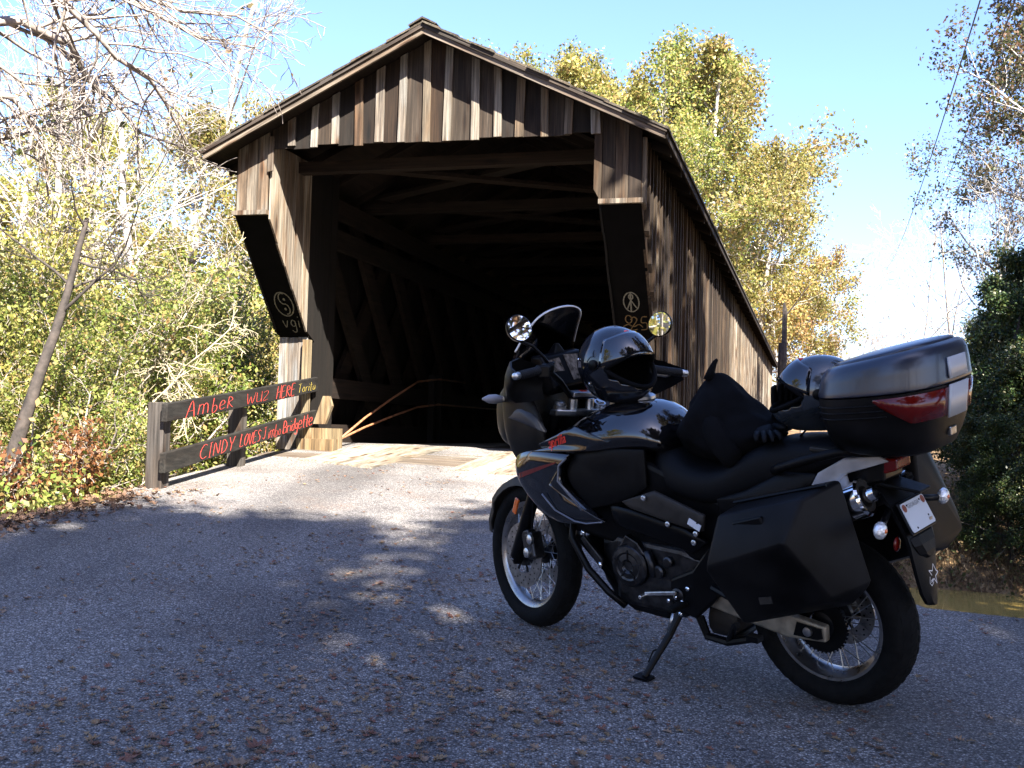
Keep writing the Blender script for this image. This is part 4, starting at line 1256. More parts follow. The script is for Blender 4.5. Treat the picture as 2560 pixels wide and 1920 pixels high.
# ------------------------------------------------------------------ motorcycle (own frame: x forward, y to its left, z up, leaning on its side stand)
BO = Vector((1.243, 4.087, SLOPE * 4.087))
BX = Vector((-0.72326, 0.68854, 0.05298)).normalized()
_n = Vector((0, -math.sin(math.atan(SLOPE)), math.cos(math.atan(SLOPE))))
BX = (BX - _n * BX.dot(_n)).normalized()
_ly = _n.cross(BX)
LEAN = math.radians(8.3)
BZ = _n * math.cos(LEAN) + _ly * math.sin(LEAN); BY = BZ.cross(BX)
MBIKE = Matrix(((BX.x, BY.x, BZ.x, BO.x), (BX.y, BY.y, BZ.y, BO.y), (BX.z, BY.z, BZ.z, BO.z), (0, 0, 0, 1)))
bike = empty('motorcycle', MBIKE)
tag(bike, 'black adventure touring motorcycle with top case and panniers leaning on its side stand', 'motorcycle')

K_gloss = simple('gloss_black_paint', (.004, .004, .005), .07, coat=1.0, noise=.0)
K_matte = simple('matte_black_plastic', (0.0032, 0.0032, 0.0036), 0.45, noise=.3, nscale=40, bump=.12, bscale=400, spec=0.14)
K_satin = simple('satin_black', (0.0026, 0.0026, 0.003), 0.33, noise=.3, nscale=20, spec=0.16)
K_seat = simple('seat_vinyl', (0.003, 0.0032, 0.004), 0.55, bump=.2, nscale=260, noise=.2, spec=0.14)
K_rubber = simple('tyre_rubber', (0.005, 0.005, 0.005), 0.8, noise=.5, nscale=30, bump=.25, bscale=90, spec=0.12)
K_alu = simple('brushed_aluminium', (.5, .5, .5), .35, metal=1, noise=.25, nscale=50)
K_rim = simple('anodised_rim', (.3, .29, .285), .28, metal=1, noise=.15, nscale=30)
K_dalu = simple('dark_cast_metal', (.05, .05, .053), .4, metal=1, noise=.4, nscale=30, bump=.2)
K_swing = simple('cast_swingarm', (.3, .26, .2), .5, metal=.8, noise=.3, nscale=25)
K_chrome = simple('chrome', (.8, .8, .8), .08, metal=1)
K_steel = simple('brake_steel', (.35, .34, .33), .3, metal=1, noise=.3, nscale=40)
K_red = simple('red_decal', (.55, .035, .02), .25, coat=.5)
K_dred = simple('dark_red_decal', (.12, .012, .01), .25, coat=.5)
K_redlens = simple('red_lens', (.09, .004, .003), .1, coat=.35, spec=.3)
K_orange = simple('orange_reflector', (.6, .12, .015), .15, coat=1)
K_clear = simple('clear_lens', (.75, .76, .78), .06, metal=.6, coat=1, bump=.6, nscale=90)
K_grey = simple('grey_tail_plastic', (.24, .24, .26), .35, noise=.15, nscale=20)
K_fgrey = simple('warm_grey_plastic', (0.022, 0.019, 0.0165), .45, noise=.2, nscale=30, spec=.22)
K_case = simple('case_satin_lid', (.008, .012, .026), .33, coat=.2, spec=.7, noise=.1, nscale=200, bump=.04, bscale=500)  # blue in the base stands in for sky sheen on the lid
K_casebase = simple('case_base_plastic', (0.0045, 0.0042, 0.0045), 0.45, noise=.75, nscale=7, bump=.1, bscale=500, spec=0.14)
K_fair = simple('fairing_dark_plastic', (0.006, 0.0056, 0.005), 0.4, noise=.2, nscale=30, spec=0.25)
K_fair2 = simple('fairing_insert_plastic', (.03, .031, .036), .45, noise=.2, nscale=30)
K_trim = simple('blue_grey_trim', (.1, .11, .14), .3, coat=.3)
K_silver = simple('silver_trim_plastic', (.42, .43, .45), .35)
K_plate = simple('plate_white', (.55, .57, .6), .35)
K_white = simple('white_sticker', (.62, .62, .64), .4)
K_mirror = simple('mirror_glass', (.86, .87, .88), .015, metal=1)
K_lcd = simple('instrument_glass', (.14, .12, .1), .08, coat=1, noise=.85, nscale=45)  # warm mottling paints reflected foliage into the glass
K_cloth = simple('black_cloth', (0.003, 0.003, 0.0036), 0.9, noise=.5, nscale=25, bump=.35, bscale=600, spec=0.1)
K_grip = simple('ribbed_grip', (0.0084, 0.0084, 0.0096), .6, bump=.5, nscale=200, spec=.22)
def mat_screen():
    m, nt, out = mat('tinted_screen')
    t = N(nt, 'ShaderNodeBsdfTransparent'); t.inputs[0].default_value = (.22, .22, .24, 1)
    g = N(nt, 'ShaderNodeBsdfGlossy'); g.inputs['Roughness'].default_value = .04; g.inputs[0].default_value = (.9, .9, .95, 1)
    lw = N(nt, 'ShaderNodeLayerWeight'); lw.inputs[0].default_value = .12
    mx = N(nt, 'ShaderNodeMixShader'); nt.links.new(lw.outputs['Fresnel'], mx.inputs[0]); nt.links.new(t.outputs[0], mx.inputs[1]); nt.links.new(g.outputs[0], mx.inputs[2])
    nt.links.new(mx.outputs[0], out.inputs[0]); return m
K_screen = mat_screen()
K_edge = simple('screen_edge', (.55, .56, .6), .25, coat=1)

STEER = math.radians(-16)
_ax = Vector((-math.sin(math.radians(25)), 0, math.cos(math.radians(25))))
MS = Matrix.Translation((1.14, 0, 1.05)) @ Matrix.Rotation(STEER, 4, _ax) @ Matrix.Translation((-1.14, 0, -1.05))
I4 = Matrix.Identity(4)
def part(mb, name, m, **kw):
    return mb.build(name, m, kw.pop('parent', bike), **kw)

# ---- wheels
def wheel(name, c, rt, tw, rr, rw, M, nsp=18):
    root = empty(name, M @ Matrix.Translation(c), bike)
    ax = (0, 1, 0)
    mb = MB(); prof = []
    h = rt - rr
    for i in range(15):                                     # tyre section
        a = -math.pi * .5 * 1.28 + math.pi * 1.28 * i / 14
        prof.append((math.sin(a) * tw / 2, rr + h * .42 + math.cos(a) * h * .58))
    prof = [(-rw / 2 * .95, rr - .004)] + prof + [(rw / 2 * .95, rr - .004)]
    mb.lathe(prof, (0, 0, 0), ax, 72, closed=True)
    part(mb, 'tyre', K_rubber, parent=root, smooth=True)
    # tread blocks as raised bars, one joined piece
    mb = MB(); nb = 44
    for i in range(nb):
        for sgn in (-1, 1):
            a0 = 2 * math.pi * (i + (.5 if sgn > 0 else 0)) / nb
            loops = []
            for (yy, da) in ((.008, 0), (.034, .035), (.06, .09)):
                yy *= tw / .15
                rs = rr + h * .42 + math.sqrt(max(0, 1 - (yy / (tw / 2)) ** 2)) * h * .58
                q = []
                for dt, dr in ((0, -.004), (.085, -.004), (.082, .0016), (.003, .0016)):
                    a = a0 + da + dt
                    q.append(((rs + dr) * math.cos(a), sgn * yy, (rs + dr) * math.sin(a)))
                loops.append(q)
            mb.loft(loops)
    tag(part(mb, 'tread_blocks', K_rubber, parent=root), kind='stuff')
    mb = MB()
    prof = [(-rw / 2, rr + .004), (-rw / 2 + .006, rr + .006), (-rw / 2 + .01, rr - .008), (-rw / 4, rr - .02), (0, rr - .026), (rw / 4, rr - .02), (rw / 2 - .01, rr - .008), (rw / 2 - .006, rr + .006), (rw / 2, rr + .004), (rw / 2 - .002, rr - .012), (rw / 4, rr - .028), (0, rr - .034), (-rw / 4, rr - .028), (-rw / 2 + .002, rr - .012)]
    mb.lathe(prof, (0, 0, 0), ax, 72, closed=True)
    part(mb, 'rim', K_rim, parent=root, smooth=True, auto=40)
    mb = MB(); mb.lathe([(-.075, .03), (-.07, .05), (-.045, .052), (-.04, .032), (.04, .032), (.045, .052), (.07, .05), (.075, .03)], (0, 0, 0), ax, 28, closed=False, caps=True)
    part(mb, 'hub', K_dalu, parent=root, smooth=True, auto=30)
    me = MB().tube([(0, 0, .05), (0, 0, rr - .026)], .0021, 4, caps=False).mesh('spoke', K_steel)
    for i in range(nsp * 2):
        sgn = 1 if i % 2 else -1
        a = 2 * math.pi * i / (nsp * 2)
        twist = .62 * (1 if (i // 2) % 2 else -1)
        p0 = Vector((math.cos(a + twist) * .047, sgn * .055, math.sin(a + twist) * .047)); p1 = Vector((math.cos(a) * (rr - .024), sgn * .006, math.sin(a) * (rr - .024)))
        d = p1 - p0
        R = d.to_track_quat('Z', 'Y').to_matrix().to_4x4()
        sc = d.length / (rr - .026 - .05)
        link_mesh('spoke', me, root, Matrix.Translation(p0) @ R @ Matrix.Scale(sc, 4, (0, 0, 1)) @ Matrix.Translation((0, 0, -.05)))
    return root
def disc(parent, y, r, rin):
    mb = MB(); k = 60
    loops_f = []
    vs, fs = [], []
    prof = [(-.0025, rin), (-.0025, r), (.0025, r), (.0025, rin)]
    mb.lathe(prof, (0, y, 0), (0, 1, 0), k, closed=True)
    o = part(mb, 'brake_disc', K_steel, parent=parent)
    mb = MB()
    for i in range(42):
        a = 2 * math.pi * i / 42; rr_ = rin + (r - rin) * (.25, .5, .75)[i % 3]
        mb.lathe([(-.0032, .0001), (-.0032, .0042), (.0032, .0042), (.0032, .0001)], (math.cos(a) * rr_, y, math.sin(a) * rr_), (0, 1, 0), 6)
    for i in range(6):
        a = 2 * math.pi * i / 6
        mb.box((math.cos(a) * rin * .75, y, math.sin(a) * rin * .75), (.07, .004, .012), Matrix.Rotation(-a, 3, 'Y'))
    tag(part(mb, 'disc_holes', K_satin, parent=parent), kind='stuff')
fw = wheel('front_wheel', (1.497, 0, .335), .335, .116, .248, .074, MS)
disc(fw, .066, .15, .085); disc(fw, -.066, .15, .085)
rw = wheel('rear_wheel', (0, 0, .322), .322, .156, .222, .112, I4)
disc(rw, -.085, .125, .07)
mb = MB(); mb.lathe([(-.004, .05), (-.004, .1), (.004, .1), (.004, .05)], (0, .085, .322), (0, 1, 0), 42, closed=True)
for i in range(40):
    a = 2 * math.pi * i / 40; mb.box((math.cos(a) * .1, .085, .322 + math.sin(a) * .1), (.012, .006, .006), Matrix.Rotation(-a, 3, 'Y'))
part(mb, 'sprocket', K_satin)

# ---- fork, front mudguard, caliper
for sg in (1, -1):
    mb = MB(MS); mb.tube([(1.485, sg * .105, .30), (1.49, sg * .105, .335), (1.42, sg * .105, .50), (1.40, sg * .105, .55)], [.02, .033, .031, .031], 16); mb.tube([(1.40, sg * .105, .55), (1.335, sg * .105, .69)], .03, 14)
    part(mb, 'fork_slider', K_satin, smooth=True, auto=40)
    mb = MB(MS); mb.tube([(1.36, sg * .105, .64), (1.175, sg * .105, 1.05)], .0235, 14); part(mb, 'fork_tube', K_dalu, smooth=True, auto=40)
    mb = MB(MS); mb.lathe([(-.02, .028), (.012, .028), (.014, .019), (.022, .018), (.024, .008)], (1.17, sg * .105, 1.055), (-.42, 0, .9), 18, caps=True); part(mb, 'fork_cap', K_alu, smooth=True, auto=30)
    mb = MB(MS); c = Vector((1.355, sg * .098, .41))
    mb.box(c, (.06, .062, .12), Matrix.Rotation(math.radians(20), 3, 'Y')); mb.box(c + Vector((.035, sg * .005, .02)), (.06, .05, .09), Matrix.Rotation(math.radians(20), 3, 'Y'))
    o = part(mb, 'brake_caliper', K_dalu, bevel=.01, seg=3)
    mb = MB(MS)
    for dz in (-.032, .032): mb.lathe([(0, .022), (.012, .022), (.016, .012)], (1.352 - dz * .35, sg * .128, .41 + dz), (0, sg, 0), 14, caps=True)
    part(mb, 'caliper_piston', K_alu, parent=o, smooth=True, auto=30)
    mb = MB(MS); mb.tube([(1.36, sg * .11, .46), (1.33, sg * .13, .6), (1.27, sg * .1, .75), (1.2, sg * .08, .95)], .005, 6); part(mb, 'brake_hose', K_rubber, smooth=True)
    mb = MB(MS); mb.box((1.46, sg * .137, .575), (.028, .01, .075), Matrix.Rotation(math.radians(-20), 3, 'Y')); part(mb, 'fork_reflector', K_orange, bevel=.003)
mb = MB(MS); mb.lathe([(-.135, .012), (-.13, .018), (.13, .018), (.135, .012)], (1.49, 0, .335), (0, 1, 0), 16, caps=True); part(mb, 'front_axle', K_chrome, smooth=True, auto=30)
mb = MB(MS); loops = []
for i in range(13):
    a = math.radians(8 + 124 * i / 12); r = .362; w = .086 * (1 if 0 < i < 12 else .75) * (1 - .25 * (i < 3))
    q = []
    for t, dr in ((-1, -.04), (-.9, -.008), (-.45, .006), (0, .011), (.45, .006), (.9, -.008), (1, -.04), (.92, -.043), (.85, -.014), (0, .005), (-.85, -.014), (-.92, -.043)):
        q.append((1.497 + (r + dr) * math.cos(a), t * w, .335 + (r + dr) * math.sin(a)))
    loops.append(q)
part(mb.loft(loops), 'front_mudguard', K_fgrey, smooth=True, auto=50)

# ---- panels
def panel(pts, bulge, name, m, thick=.02, mirror=True, sub=1, parent=None, inset=(.22, .55)):
    out = []
    for sg in ((1, -1) if mirror else (1,)):
        P = [Vector((p[0], p[1] * sg, p[2])) for p in pts]
        c = sum(P, Vector()) / len(P)
        n = len(P); Y = Vector((0, sg, 0))
        r0 = [p - Y * thick + (c - p) * .02 for p in P]
        r2 = [p + (c - p) * inset[0] + Y * bulge * .75 for p in P]
        r3 = [p + (c - p) * inset[1] + Y * bulge for p in P]
        mb = MB(); mb.loft([r0, P, r2, r3], caps=False)
        mb.v.append(tuple(c + Y * bulge * 1.05)); k = len(mb.v) - 1
        mb.f += [(3 * n + i, 3 * n + (i + 1) % n, k) for i in range(n)]
        mb.f.append(tuple(range(n - 1, -1, -1)))
        o = part(mb, name, m, parent=parent or bike, smooth=True)
        mm = o.modifiers.new('bev', 'BEVEL'); mm.width = .006; mm.segments = 2; mm.limit_method = 'ANGLE'; mm.angle_limit = math.radians(50)
        if sub:
            ms = o.modifiers.new('sub', 'SUBSURF'); ms.levels = ms.render_levels = sub; ms.subdivision_type = 'CATMULL_CLARK'
        out.append(o)
    return out
# headlight nose
mb = MB(); loops = []
def ring(x, w, z0, z1, zc=None):
    q = []
    for i in range(20):
        a = 2 * math.pi * i / 20
        c, s = math.cos(a), math.sin(a)
        e = .62
        q.append((x, w * math.copysign(abs(c) ** e, c), (z0 + z1) / 2 + (z1 - z0) / 2 * math.copysign(abs(s) ** e, s)))
    return q
for x, w, z0, z1 in ((1.27, .18, .90, 1.20), (1.36, .195, .86, 1.23), (1.45, .185, .84, 1.2), (1.53, .15, .86, 1.14), (1.59, .09, .9, 1.07), (1.61, .03, .95, 1.02)):
    loops.append(ring(x, w, z0, z1))
part(mb.loft(loops), 'nose_fairing', K_fair, sub=1)
panel([(1.385, .2, 1.25), (1.44, .195, 1.14), (1.452, .19, 1.02), (1.44, .188, .9), (1.39, .185, .83), (1.25, .215, .865), (1.18, .232, .90), (1.17, .23, .97), (1.2, .225, 1.05), (1.26, .215, 1.13), (1.32, .205, 1.22)], .025, 'side_fairing', K_fair)
panel([(1.37, .205, 1.085), (1.42, .2, 1.02), (1.25, .228, .995), (1.155, .238, .975), (1.2, .24, 1.04), (1.29, .222, 1.09)], .022, 'fairing_insert', K_fair2)
cowl = panel([(1.35, .2, .875), (1.392, .195, .835), (1.397, .195, .77), (1.32, .22, .69), (1.15, .25, .597), (1.05, .258, .602), (.95, .265, .62), (.84, .26, .638), (.94, .25, .68), (1.07, .25, .77), (1.075, .25, .83), (1.02, .25, .9), (1.15, .24, .905), (1.27, .22, .895)], .02, 'lower_cowl', K_gloss, inset=(.12, .35))
panel([(1.02, .22, .9), (.86, .228, .935), (.69, .18, .935), (.68, .19, .78), (.77, .21, .715), (.94, .235, .675), (1.05, .24, .77), (1.06, .24, .83)], .012, 'tank_flank', K_matte)
panel([(.79, .222, .722), (.623, .225, .785), (.393, .222, .714), (.40, .222, .65), (.478, .225, .655), (.74, .228, .70)], .008, 'frame_cover', K_fgrey, sub=0)
panel([(.86, .21, .70), (.73, .215, .692), (.48, .212, .645), (.40, .2, .60), (.46, .2, .55), (.62, .2, .575), (.84, .215, .62)], .012, 'frame_beam', K_satin, sub=0)
for (x, z, y) in ((.66, .755, .238), (.425, .643, .236), (.45, .60, .215), (.56, .66, .225)):
    mb = MB(); mb.lathe([(0, .011), (.005, .011), (.007, .007), (.003, .005)], (x, y, z), (0, 1, 0), 12, caps=True); part(mb, 'frame_bolt', K_alu, smooth=True, auto=30)
mb = MB(); R = Matrix.Rotation(math.radians(-24), 3, 'Y'); mb.box((.43, .2365, .678), (.058, .003, .026), R); stk = part(mb, 'sticker', K_white)
mb = MB(); mb.prism([(-.004, -.004), (.006, -.004), (.001, .006)], lambda p, q, d: (.415 + p, d, .688 + q), .2381, .2385); part(mb, 'warning_mark', K_satin, parent=stk)
for pts, r in (([(1.03, .262, .885), (1.07, .266, .85), (1.08, .268, .785), (.955, .27, .675)], .0045), ([(1.17, .272, .72), (1.10, .275, .66), (.99, .279, .627), (.93, .279, .625), (.85, .272, .64)], .0035)):
    mb = MB(); mb.tube(pts, r, 6); part(mb, 'vent_trim', K_trim, smooth=True)
# decal stripe on the cowl
def conform(mb, name, m, target, axis_sign, lift=.0015, parent=None):
    dg = bpy.context.evaluated_depsgraph_get()
    ev = target.evaluated_get(dg); me = ev.to_mesh()
    bvh = BVHTree.FromPolygons([v.co.copy() for v in me.vertices], [tuple(p.vertices) for p in me.polygons])
    out = []
    for p in mb.v:
        h = bvh.ray_cast(Vector((p[0], axis_sign * 1.0, p[2])), Vector((0, -axis_sign, 0)))
        y = h[0].y if h[0] else p[1]
        out.append((p[0], y + axis_sign * lift, p[2]))
    ev.to_mesh_clear()
    mb.v = out
    return part(mb, name, m, parent=parent or target)
def text_mb(s, size, fn, shear=0.0, bold=0.0):
    cu = bpy.data.curves.new('txt', 'FONT'); cu.body = s; cu.size = size; cu.resolution_u = 3; cu.shear = shear; cu.offset = bold
    ob = bpy.data.objects.new('txt', cu); COL.objects.link(ob)
    dg = bpy.context.evaluated_depsgraph_get(); dg.update()
    me = ob.evaluated_get(dg).to_mesh()
    mb = MB(); mb.v = [tuple(fn(v.co.x, v.co.y)) for v in me.vertices]; mb.f = [tuple(p.vertices) for p in me.polygons]
    ob.evaluated_get(dg).to_mesh_clear(); bpy.data.objects.remove(ob); bpy.data.curves.remove(cu)
    return mb
bpy.context.view_layer.update()
mb = MB(); V = []
for i in range(15):
    t = i / 14; x = 1.36 - .27 * t
    z = .765 + .095 * t
    V += [(x, .3, z - .013 + .01 * t), (x, .3, z + .012 - .008 * t * t)]
mb.add(V, [(2 * i, 2 * i + 1, 2 * i + 3, 2 * i + 2) for i in range(14)])
conform(mb, 'decal_stripe', K_dred, cowl[0], 1)

# tank
def half_loft(stations, name, m, sub=2, close_ends=True):
    loops = []
    for x, hp in stations:
        L = [(x, y, z) for y, z in hp]
        Rr = [(x, -y, z) for y, z in hp[::-1] if y > 0]
        loops.append(L + Rr)
    return part(MB().loft(loops), name, m, sub=sub)
tank = half_loft([
 (1.2, [(0, .90), (.1, .90), (.19, .895), (.225, .885), (.22, .87), (.14, .86)]),
 (1.15, [(0, .945), (.1, .945), (.19, .94), (.24, .915), (.238, .88), (.14, .86)]),
 (1.08, [(0, 1.015), (.1, 1.015), (.19, .995), (.246, .945), (.242, .89), (.14, .86)]),
 (.99, [(0, 1.075), (.1, 1.07), (.185, 1.04), (.246, .965), (.24, .9), (.15, .86)]),
 (.88, [(0, 1.1), (.1, 1.095), (.185, 1.06), (.248, .985), (.235, .915), (.15, .87)]),
 (.77, [(0, 1.115), (.09, 1.105), (.17, 1.065), (.225, .995), (.21, .935), (.12, .9)]),
 (.68, [(0, 1.08), (.085, 1.07), (.15, 1.035), (.185, .985), (.172, .935), (.1, .9)]),
 (.61, [(0, .99), (.07, .985), (.12, .965), (.14, .94), (.13, .92), (.08, .9)])], 'fuel_tank', K_gloss)
tpan = panel([(1.36, .19, .862), (1.28, .215, .9), (1.18, .235, .94), (1.08, .246, .985), (1.0, .238, 1.02), (.9, .247, .99), (.82, .24, .965), (.9, .247, .925), (1.02, .252, .905), (1.15, .247, .90), (1.27, .225, .883)], .012, 'tank_side_panel', K_gloss, inset=(.15, .4))
bpy.context.view_layer.update()
mb = text_mb('aprilia', .07, lambda x, y: (1.135 - x * .60, .3, .915 + y * .85 + x * .21), bold=.002)
conform(mb, 'tank_lettering', K_red, tpan[0], 1)
mb = text_mb('aprilia', .07, lambda x, y: (1.0 + x * .60, -.3, .96 + y * .85 - x * .21), bold=.002)
conform(mb, 'tank_lettering', K_red, tpan[1], -1)
mb = MB(); mb.lathe([(0, .055), (.012, .055), (.018, .045), (.02, .02)], (.82, 0, 1.105), (0, 0, 1), 24, caps=True); part(mb, 'filler_cap', K_alu, smooth=True, auto=30)

# screen; the light caught by its rim is painted as a pale edge
def scr(t, s):                     # t 0 bottom .. 1 top, s -1..1 across
    z = 1.2 + .287 * math.sin(t * math.pi / 2)
    w = .228 - .30 * (z - 1.2)
    if z > 1.40: w *= max(0.0, 1 - ((z - 1.40) / .0872) ** 3.6) ** .5
    y = s * w
    xe = 1.345 - max(0, z - 1.28) * .68 + max(0, 1.28 - z) * .2
    bow = .115 * (1 - (z - 1.2) / .287) + .012
    return Vector((xe + bow * (1 - (y / .215) ** 2), y, z))
mb = MB(); nu, nv = 16, 26
g = [[scr(j / nv, -1 + 2 * i / nu) for i in range(nu + 1)] for j in range(nv + 1)]
mb.add([p for r in g for p in r], [(j * (nu + 1) + i, j * (nu + 1) + i + 1, (j + 1) * (nu + 1) + i + 1, (j + 1) * (nu + 1) + i) for j in range(nv) for i in range(nu)])
o = part(mb, 'windscreen', K_screen, smooth=True)
ms = o.modifiers.new('sol', 'SOLIDIFY'); ms.thickness = .004
edge = [scr(.25 + .73 * j / 30, -1) for j in range(31)] + [scr(1, 0)] + [scr(.25 + .73 * j / 30, 1) for j in range(30, -1, -1)]
part(MB().tube(edge, .0045, 6), 'screen_edge', K_edge, smooth=True, parent=o)
# cockpit
mb = MB(); loops = []
for x, z, w, h in ((1.37, 1.24, .15, .05), (1.31, 1.26, .165, .07), (1.26, 1.285, .13, .03)):
    loops.append([(x, -w, z - h), (x, w, z - h), (x, w * .85, z), (x, -w * .85, z)])
part(mb.loft(loops), 'cockpit_shelf', K_matte, bevel=.01)
mb = MB(); mb.prism([(1.255, 1.285), (1.175, 1.15), (1.23, 1.11), (1.33, 1.2), (1.31, 1.285)], lambda p, q, d: (p, d, q), -.135, .135)
dash = part(mb, 'instrument_housing', K_satin, bevel=.012, seg=3)
nd = Vector((1.255 - 1.175, 0, 1.285 - 1.15)).normalized(); nn = Vector((-nd.z, 0, nd.x))
def dashpt(a, y, l): return Vector((1.175, 0, 1.15)) + nd * a + Vector((0, y, 0)) + nn * l
mb = MB(); mb.prism([(.02, -.105), (.135, -.105), (.145, -.01), (.02, -.0)], lambda p, q, d: dashpt(p, q, d), -.002, .003); part(mb, 'main_display', K_lcd, parent=dash)
mb = MB(); mb.prism([(.07, .03), (.135, .025), (.13, .11), (.075, .115)], lambda p, q, d: dashpt(p, q, d), -.002, .003); part(mb, 'rev_counter', K_lcd, parent=dash)
K_warn = simple('warning_light', (.6, .02, .03), .2, coat=1)
for y in (-.055, -.08):
    mb = MB(); mb.box(dashpt(.012, y, .004), (.008, .018, .006)); part(mb, 'warning_light', K_warn, parent=dash)
mb = MB(); mb.loft([[(1.265, -.06, 1.27), (1.265, .03, 1.27), (1.31, .03, 1.28), (1.31, -.06, 1.28)], [(1.28, -.025, 1.325), (1.28, -.005, 1.325), (1.295, -.005, 1.325), (1.295, -.025, 1.325)]]); part(mb, 'cockpit_cowl', K_satin, bevel=.005)
# yoke, clamps, bars
mb = MB(MS); mb.prism([(1.215, .105), (1.195, .14), (1.15, .135), (1.11, .06), (1.11, -.06), (1.15, -.135), (1.195, -.14), (1.215, -.105), (1.18, 0)], lambda p, q, d: (p - (d - 1.03) * .46, q, d), 1.012, 1.04); part(mb, 'top_yoke', K_alu, bevel=.007, seg=3)
mb = MB(MS); mb.prism([(1.43 - .2, .09), (1.2, .13), (1.16, .1), (1.16, -.1), (1.2, -.13), (1.23, -.09)], lambda p, q, d: (p + .1 - (d - .83) * .46, q, d), .8, .84); part(mb, 'lower_yoke', K_dalu, bevel=.008)
mb = MB(MS)
for sg in (1, -1): mb.tube([(1.16, sg * .045, 1.04), (1.155, sg * .045, 1.085)], .019, 12)
part(mb, 'bar_riser', K_alu, smooth=True, auto=40)
mb = MB(MS); mb.box((1.145, 0, 1.108), (.055, .135, .022), Matrix.Rotation(math.radians(-8), 3, 'Y')); brg = part(mb, 'bar_clamp', K_alu, bevel=.006, seg=3)
mb = MB(MS); mb.box((1.145, 0, 1.1205), (.02, .03, .003), Matrix.Rotation(math.radians(-8), 3, 'Y')); part(mb, 'clamp_badge', K_red, parent=brg)
mb = MB(MS); H = [(.995, .435, 1.2), (1.045, .3, 1.215), (1.07, .24, 1.218), (1.12, .14, 1.165), (1.145, .07, 1.1), (1.145, 0, 1.095)]
mb.tube(H + [(p[0], -p[1], p[2]) for p in H[-2::-1]], .0125, 10); part(mb, 'handlebar', K_satin, smooth=True)
for sg in (1, -1):
    S_ = lambda x, y, z: (x, sg * y, z)
    mb = MB(MS); mb.tube([S_(.998, .425, 1.201), S_(1.002, .41, 1.202), S_(1.04, .315, 1.214), S_(1.045, .305, 1.215)], [.017, .0185, .0185, .021], 16); part(mb, 'grip', K_grip, smooth=True, auto=40)
    mb = MB(MS); mb.tube([S_(.985, .455, 1.197), S_(.988, .45, 1.1975), S_(.996, .43, 1.2), S_(1.0, .42, 1.2005)], [.006, .015, .016, .013], 14); part(mb, 'bar_end_weight', K_alu, smooth=True, auto=40)
    mb = MB(MS); mb.box(S_(1.06, .27, 1.21), (.06, .055, .055), Matrix.Rotation(math.radians(-20 * sg), 3, 'Z')); mb.box(S_(1.075, .235, 1.225), (.05, .04, .04)); part(mb, 'switch_cluster', K_satin, bevel=.01, seg=3)
    mb = MB(MS); mb.tube([S_(1.1, .26, 1.205), S_(1.1, .3, 1.2), S_(1.075, .4, 1.185), S_(1.07, .42, 1.19)], [.008, .007, .006, .007], 8, flat=1.5); part(mb, 'hand_lever', K_alu if sg < 0 else K_dalu, smooth=True)
    mb = MB(MS); mb.lathe([(0, .022), (.03, .024), (.034, .018)], S_(1.115, .2, 1.215), (0, 0, 1), 14, caps=True); part(mb, 'fluid_reservoir', K_satin, smooth=True, auto=30)
    # hand guard
    mb = MB(MS); loops = []
    for y, x0, zt, zb in ((.20, 1.16, 1.20, 1.09), (.27, 1.175, 1.245, 1.075), (.34, 1.165, 1.262, 1.075), (.40, 1.13, 1.25, 1.1), (.435, 1.07, 1.23, 1.135), (.45, 1.01, 1.215, 1.17)):
        q = []
        for i in range(6):
            t = i / 5; q.append(S_(x0 + .03 * math.sin(math.pi * t) - .02 * t, y, zb + (zt - zb) * t))
        q2 = [S_(p[0] - .008, abs(p[1]) - .004, p[2]) for p in q[::-1]]
        loops.append(q + q2)
    part(mb.loft(loops), 'hand_guard', K_matte, smooth=True, auto=50)
    # mirror
    mc = Vector(S_(1.095, .365, 1.39)) if sg > 0 else Vector((1.06, -.345, 1.415))
    mb = MB(MS); mb.tube([S_(1.09, .215, 1.235), S_(1.1, .24, 1.27), S_(1.11, .29, 1.315), mc + Vector((.02, 0, -.05)), mc + Vector((.012, 0, -.01))], .007, 8); part(mb, 'mirror_stalk', K_satin, smooth=True)
    mw = (MBIKE @ MS @ mc)
    dv = (mw - Vector((0, 0, CAM_Z))).normalized()
    tgt = Vector((.75, -.62, .5)) if sg > 0 else Vector((-.87, -.46, .17))     # what each glass is turned to: trees beside and behind the road
    nrm = ((MBIKE @ MS).to_3x3().inverted() @ (tgt.normalized() - dv)).normalized()
    mb = MB(MS); mb.lathe([(.0, .054), (-.004, .058), (-.018, .055), (-.035, .035), (-.04, .001)], mc, nrm, 32); o = part(mb, 'mirror_housing', K_satin, smooth=True, auto=40)
    mb = MB(MS); mb.lathe([(.001, .0005), (.001, .053)], mc, nrm, 32); part(mb, 'mirror_glass', K_mirror, parent=o)
for sg in (1, -1):
    mb = MB(); mb.tube([(1.42, sg * .2, 1.1), (1.425, sg * .25, 1.11), (1.43, sg * .285, 1.115), (1.44, sg * .315, 1.12)], [.014, .026, .024, .006], 12, flat=.8); part(mb, 'front_indicator', K_grey, smooth=True)
# dark mass between fairing and engine, radiator, frame
mb = MB(); mb.loft([[(1.16, -.17, .55), (1.16, .17, .55), (1.16, .18, .88), (1.16, -.18, .88)], [(.75, -.16, .5), (.75, .16, .5), (.75, .17, .9), (.75, -.17, .9)], [(.3, -.15, .5), (.3, .15, .5), (.3, .16, .74), (.3, -.16, .74)]]); part(mb, 'frame', K_satin, bevel=.02)
mb = MB(); mb.loft([[(1.42, -.13, .82), (1.42, .13, .82), (1.4, .15, .9), (1.4, -.15, .9)], [(1.2, -.16, .64), (1.2, .16, .64), (1.2, .17, .9), (1.2, -.17, .9)]]); part(mb, 'radiator_shroud', K_matte, bevel=.02)
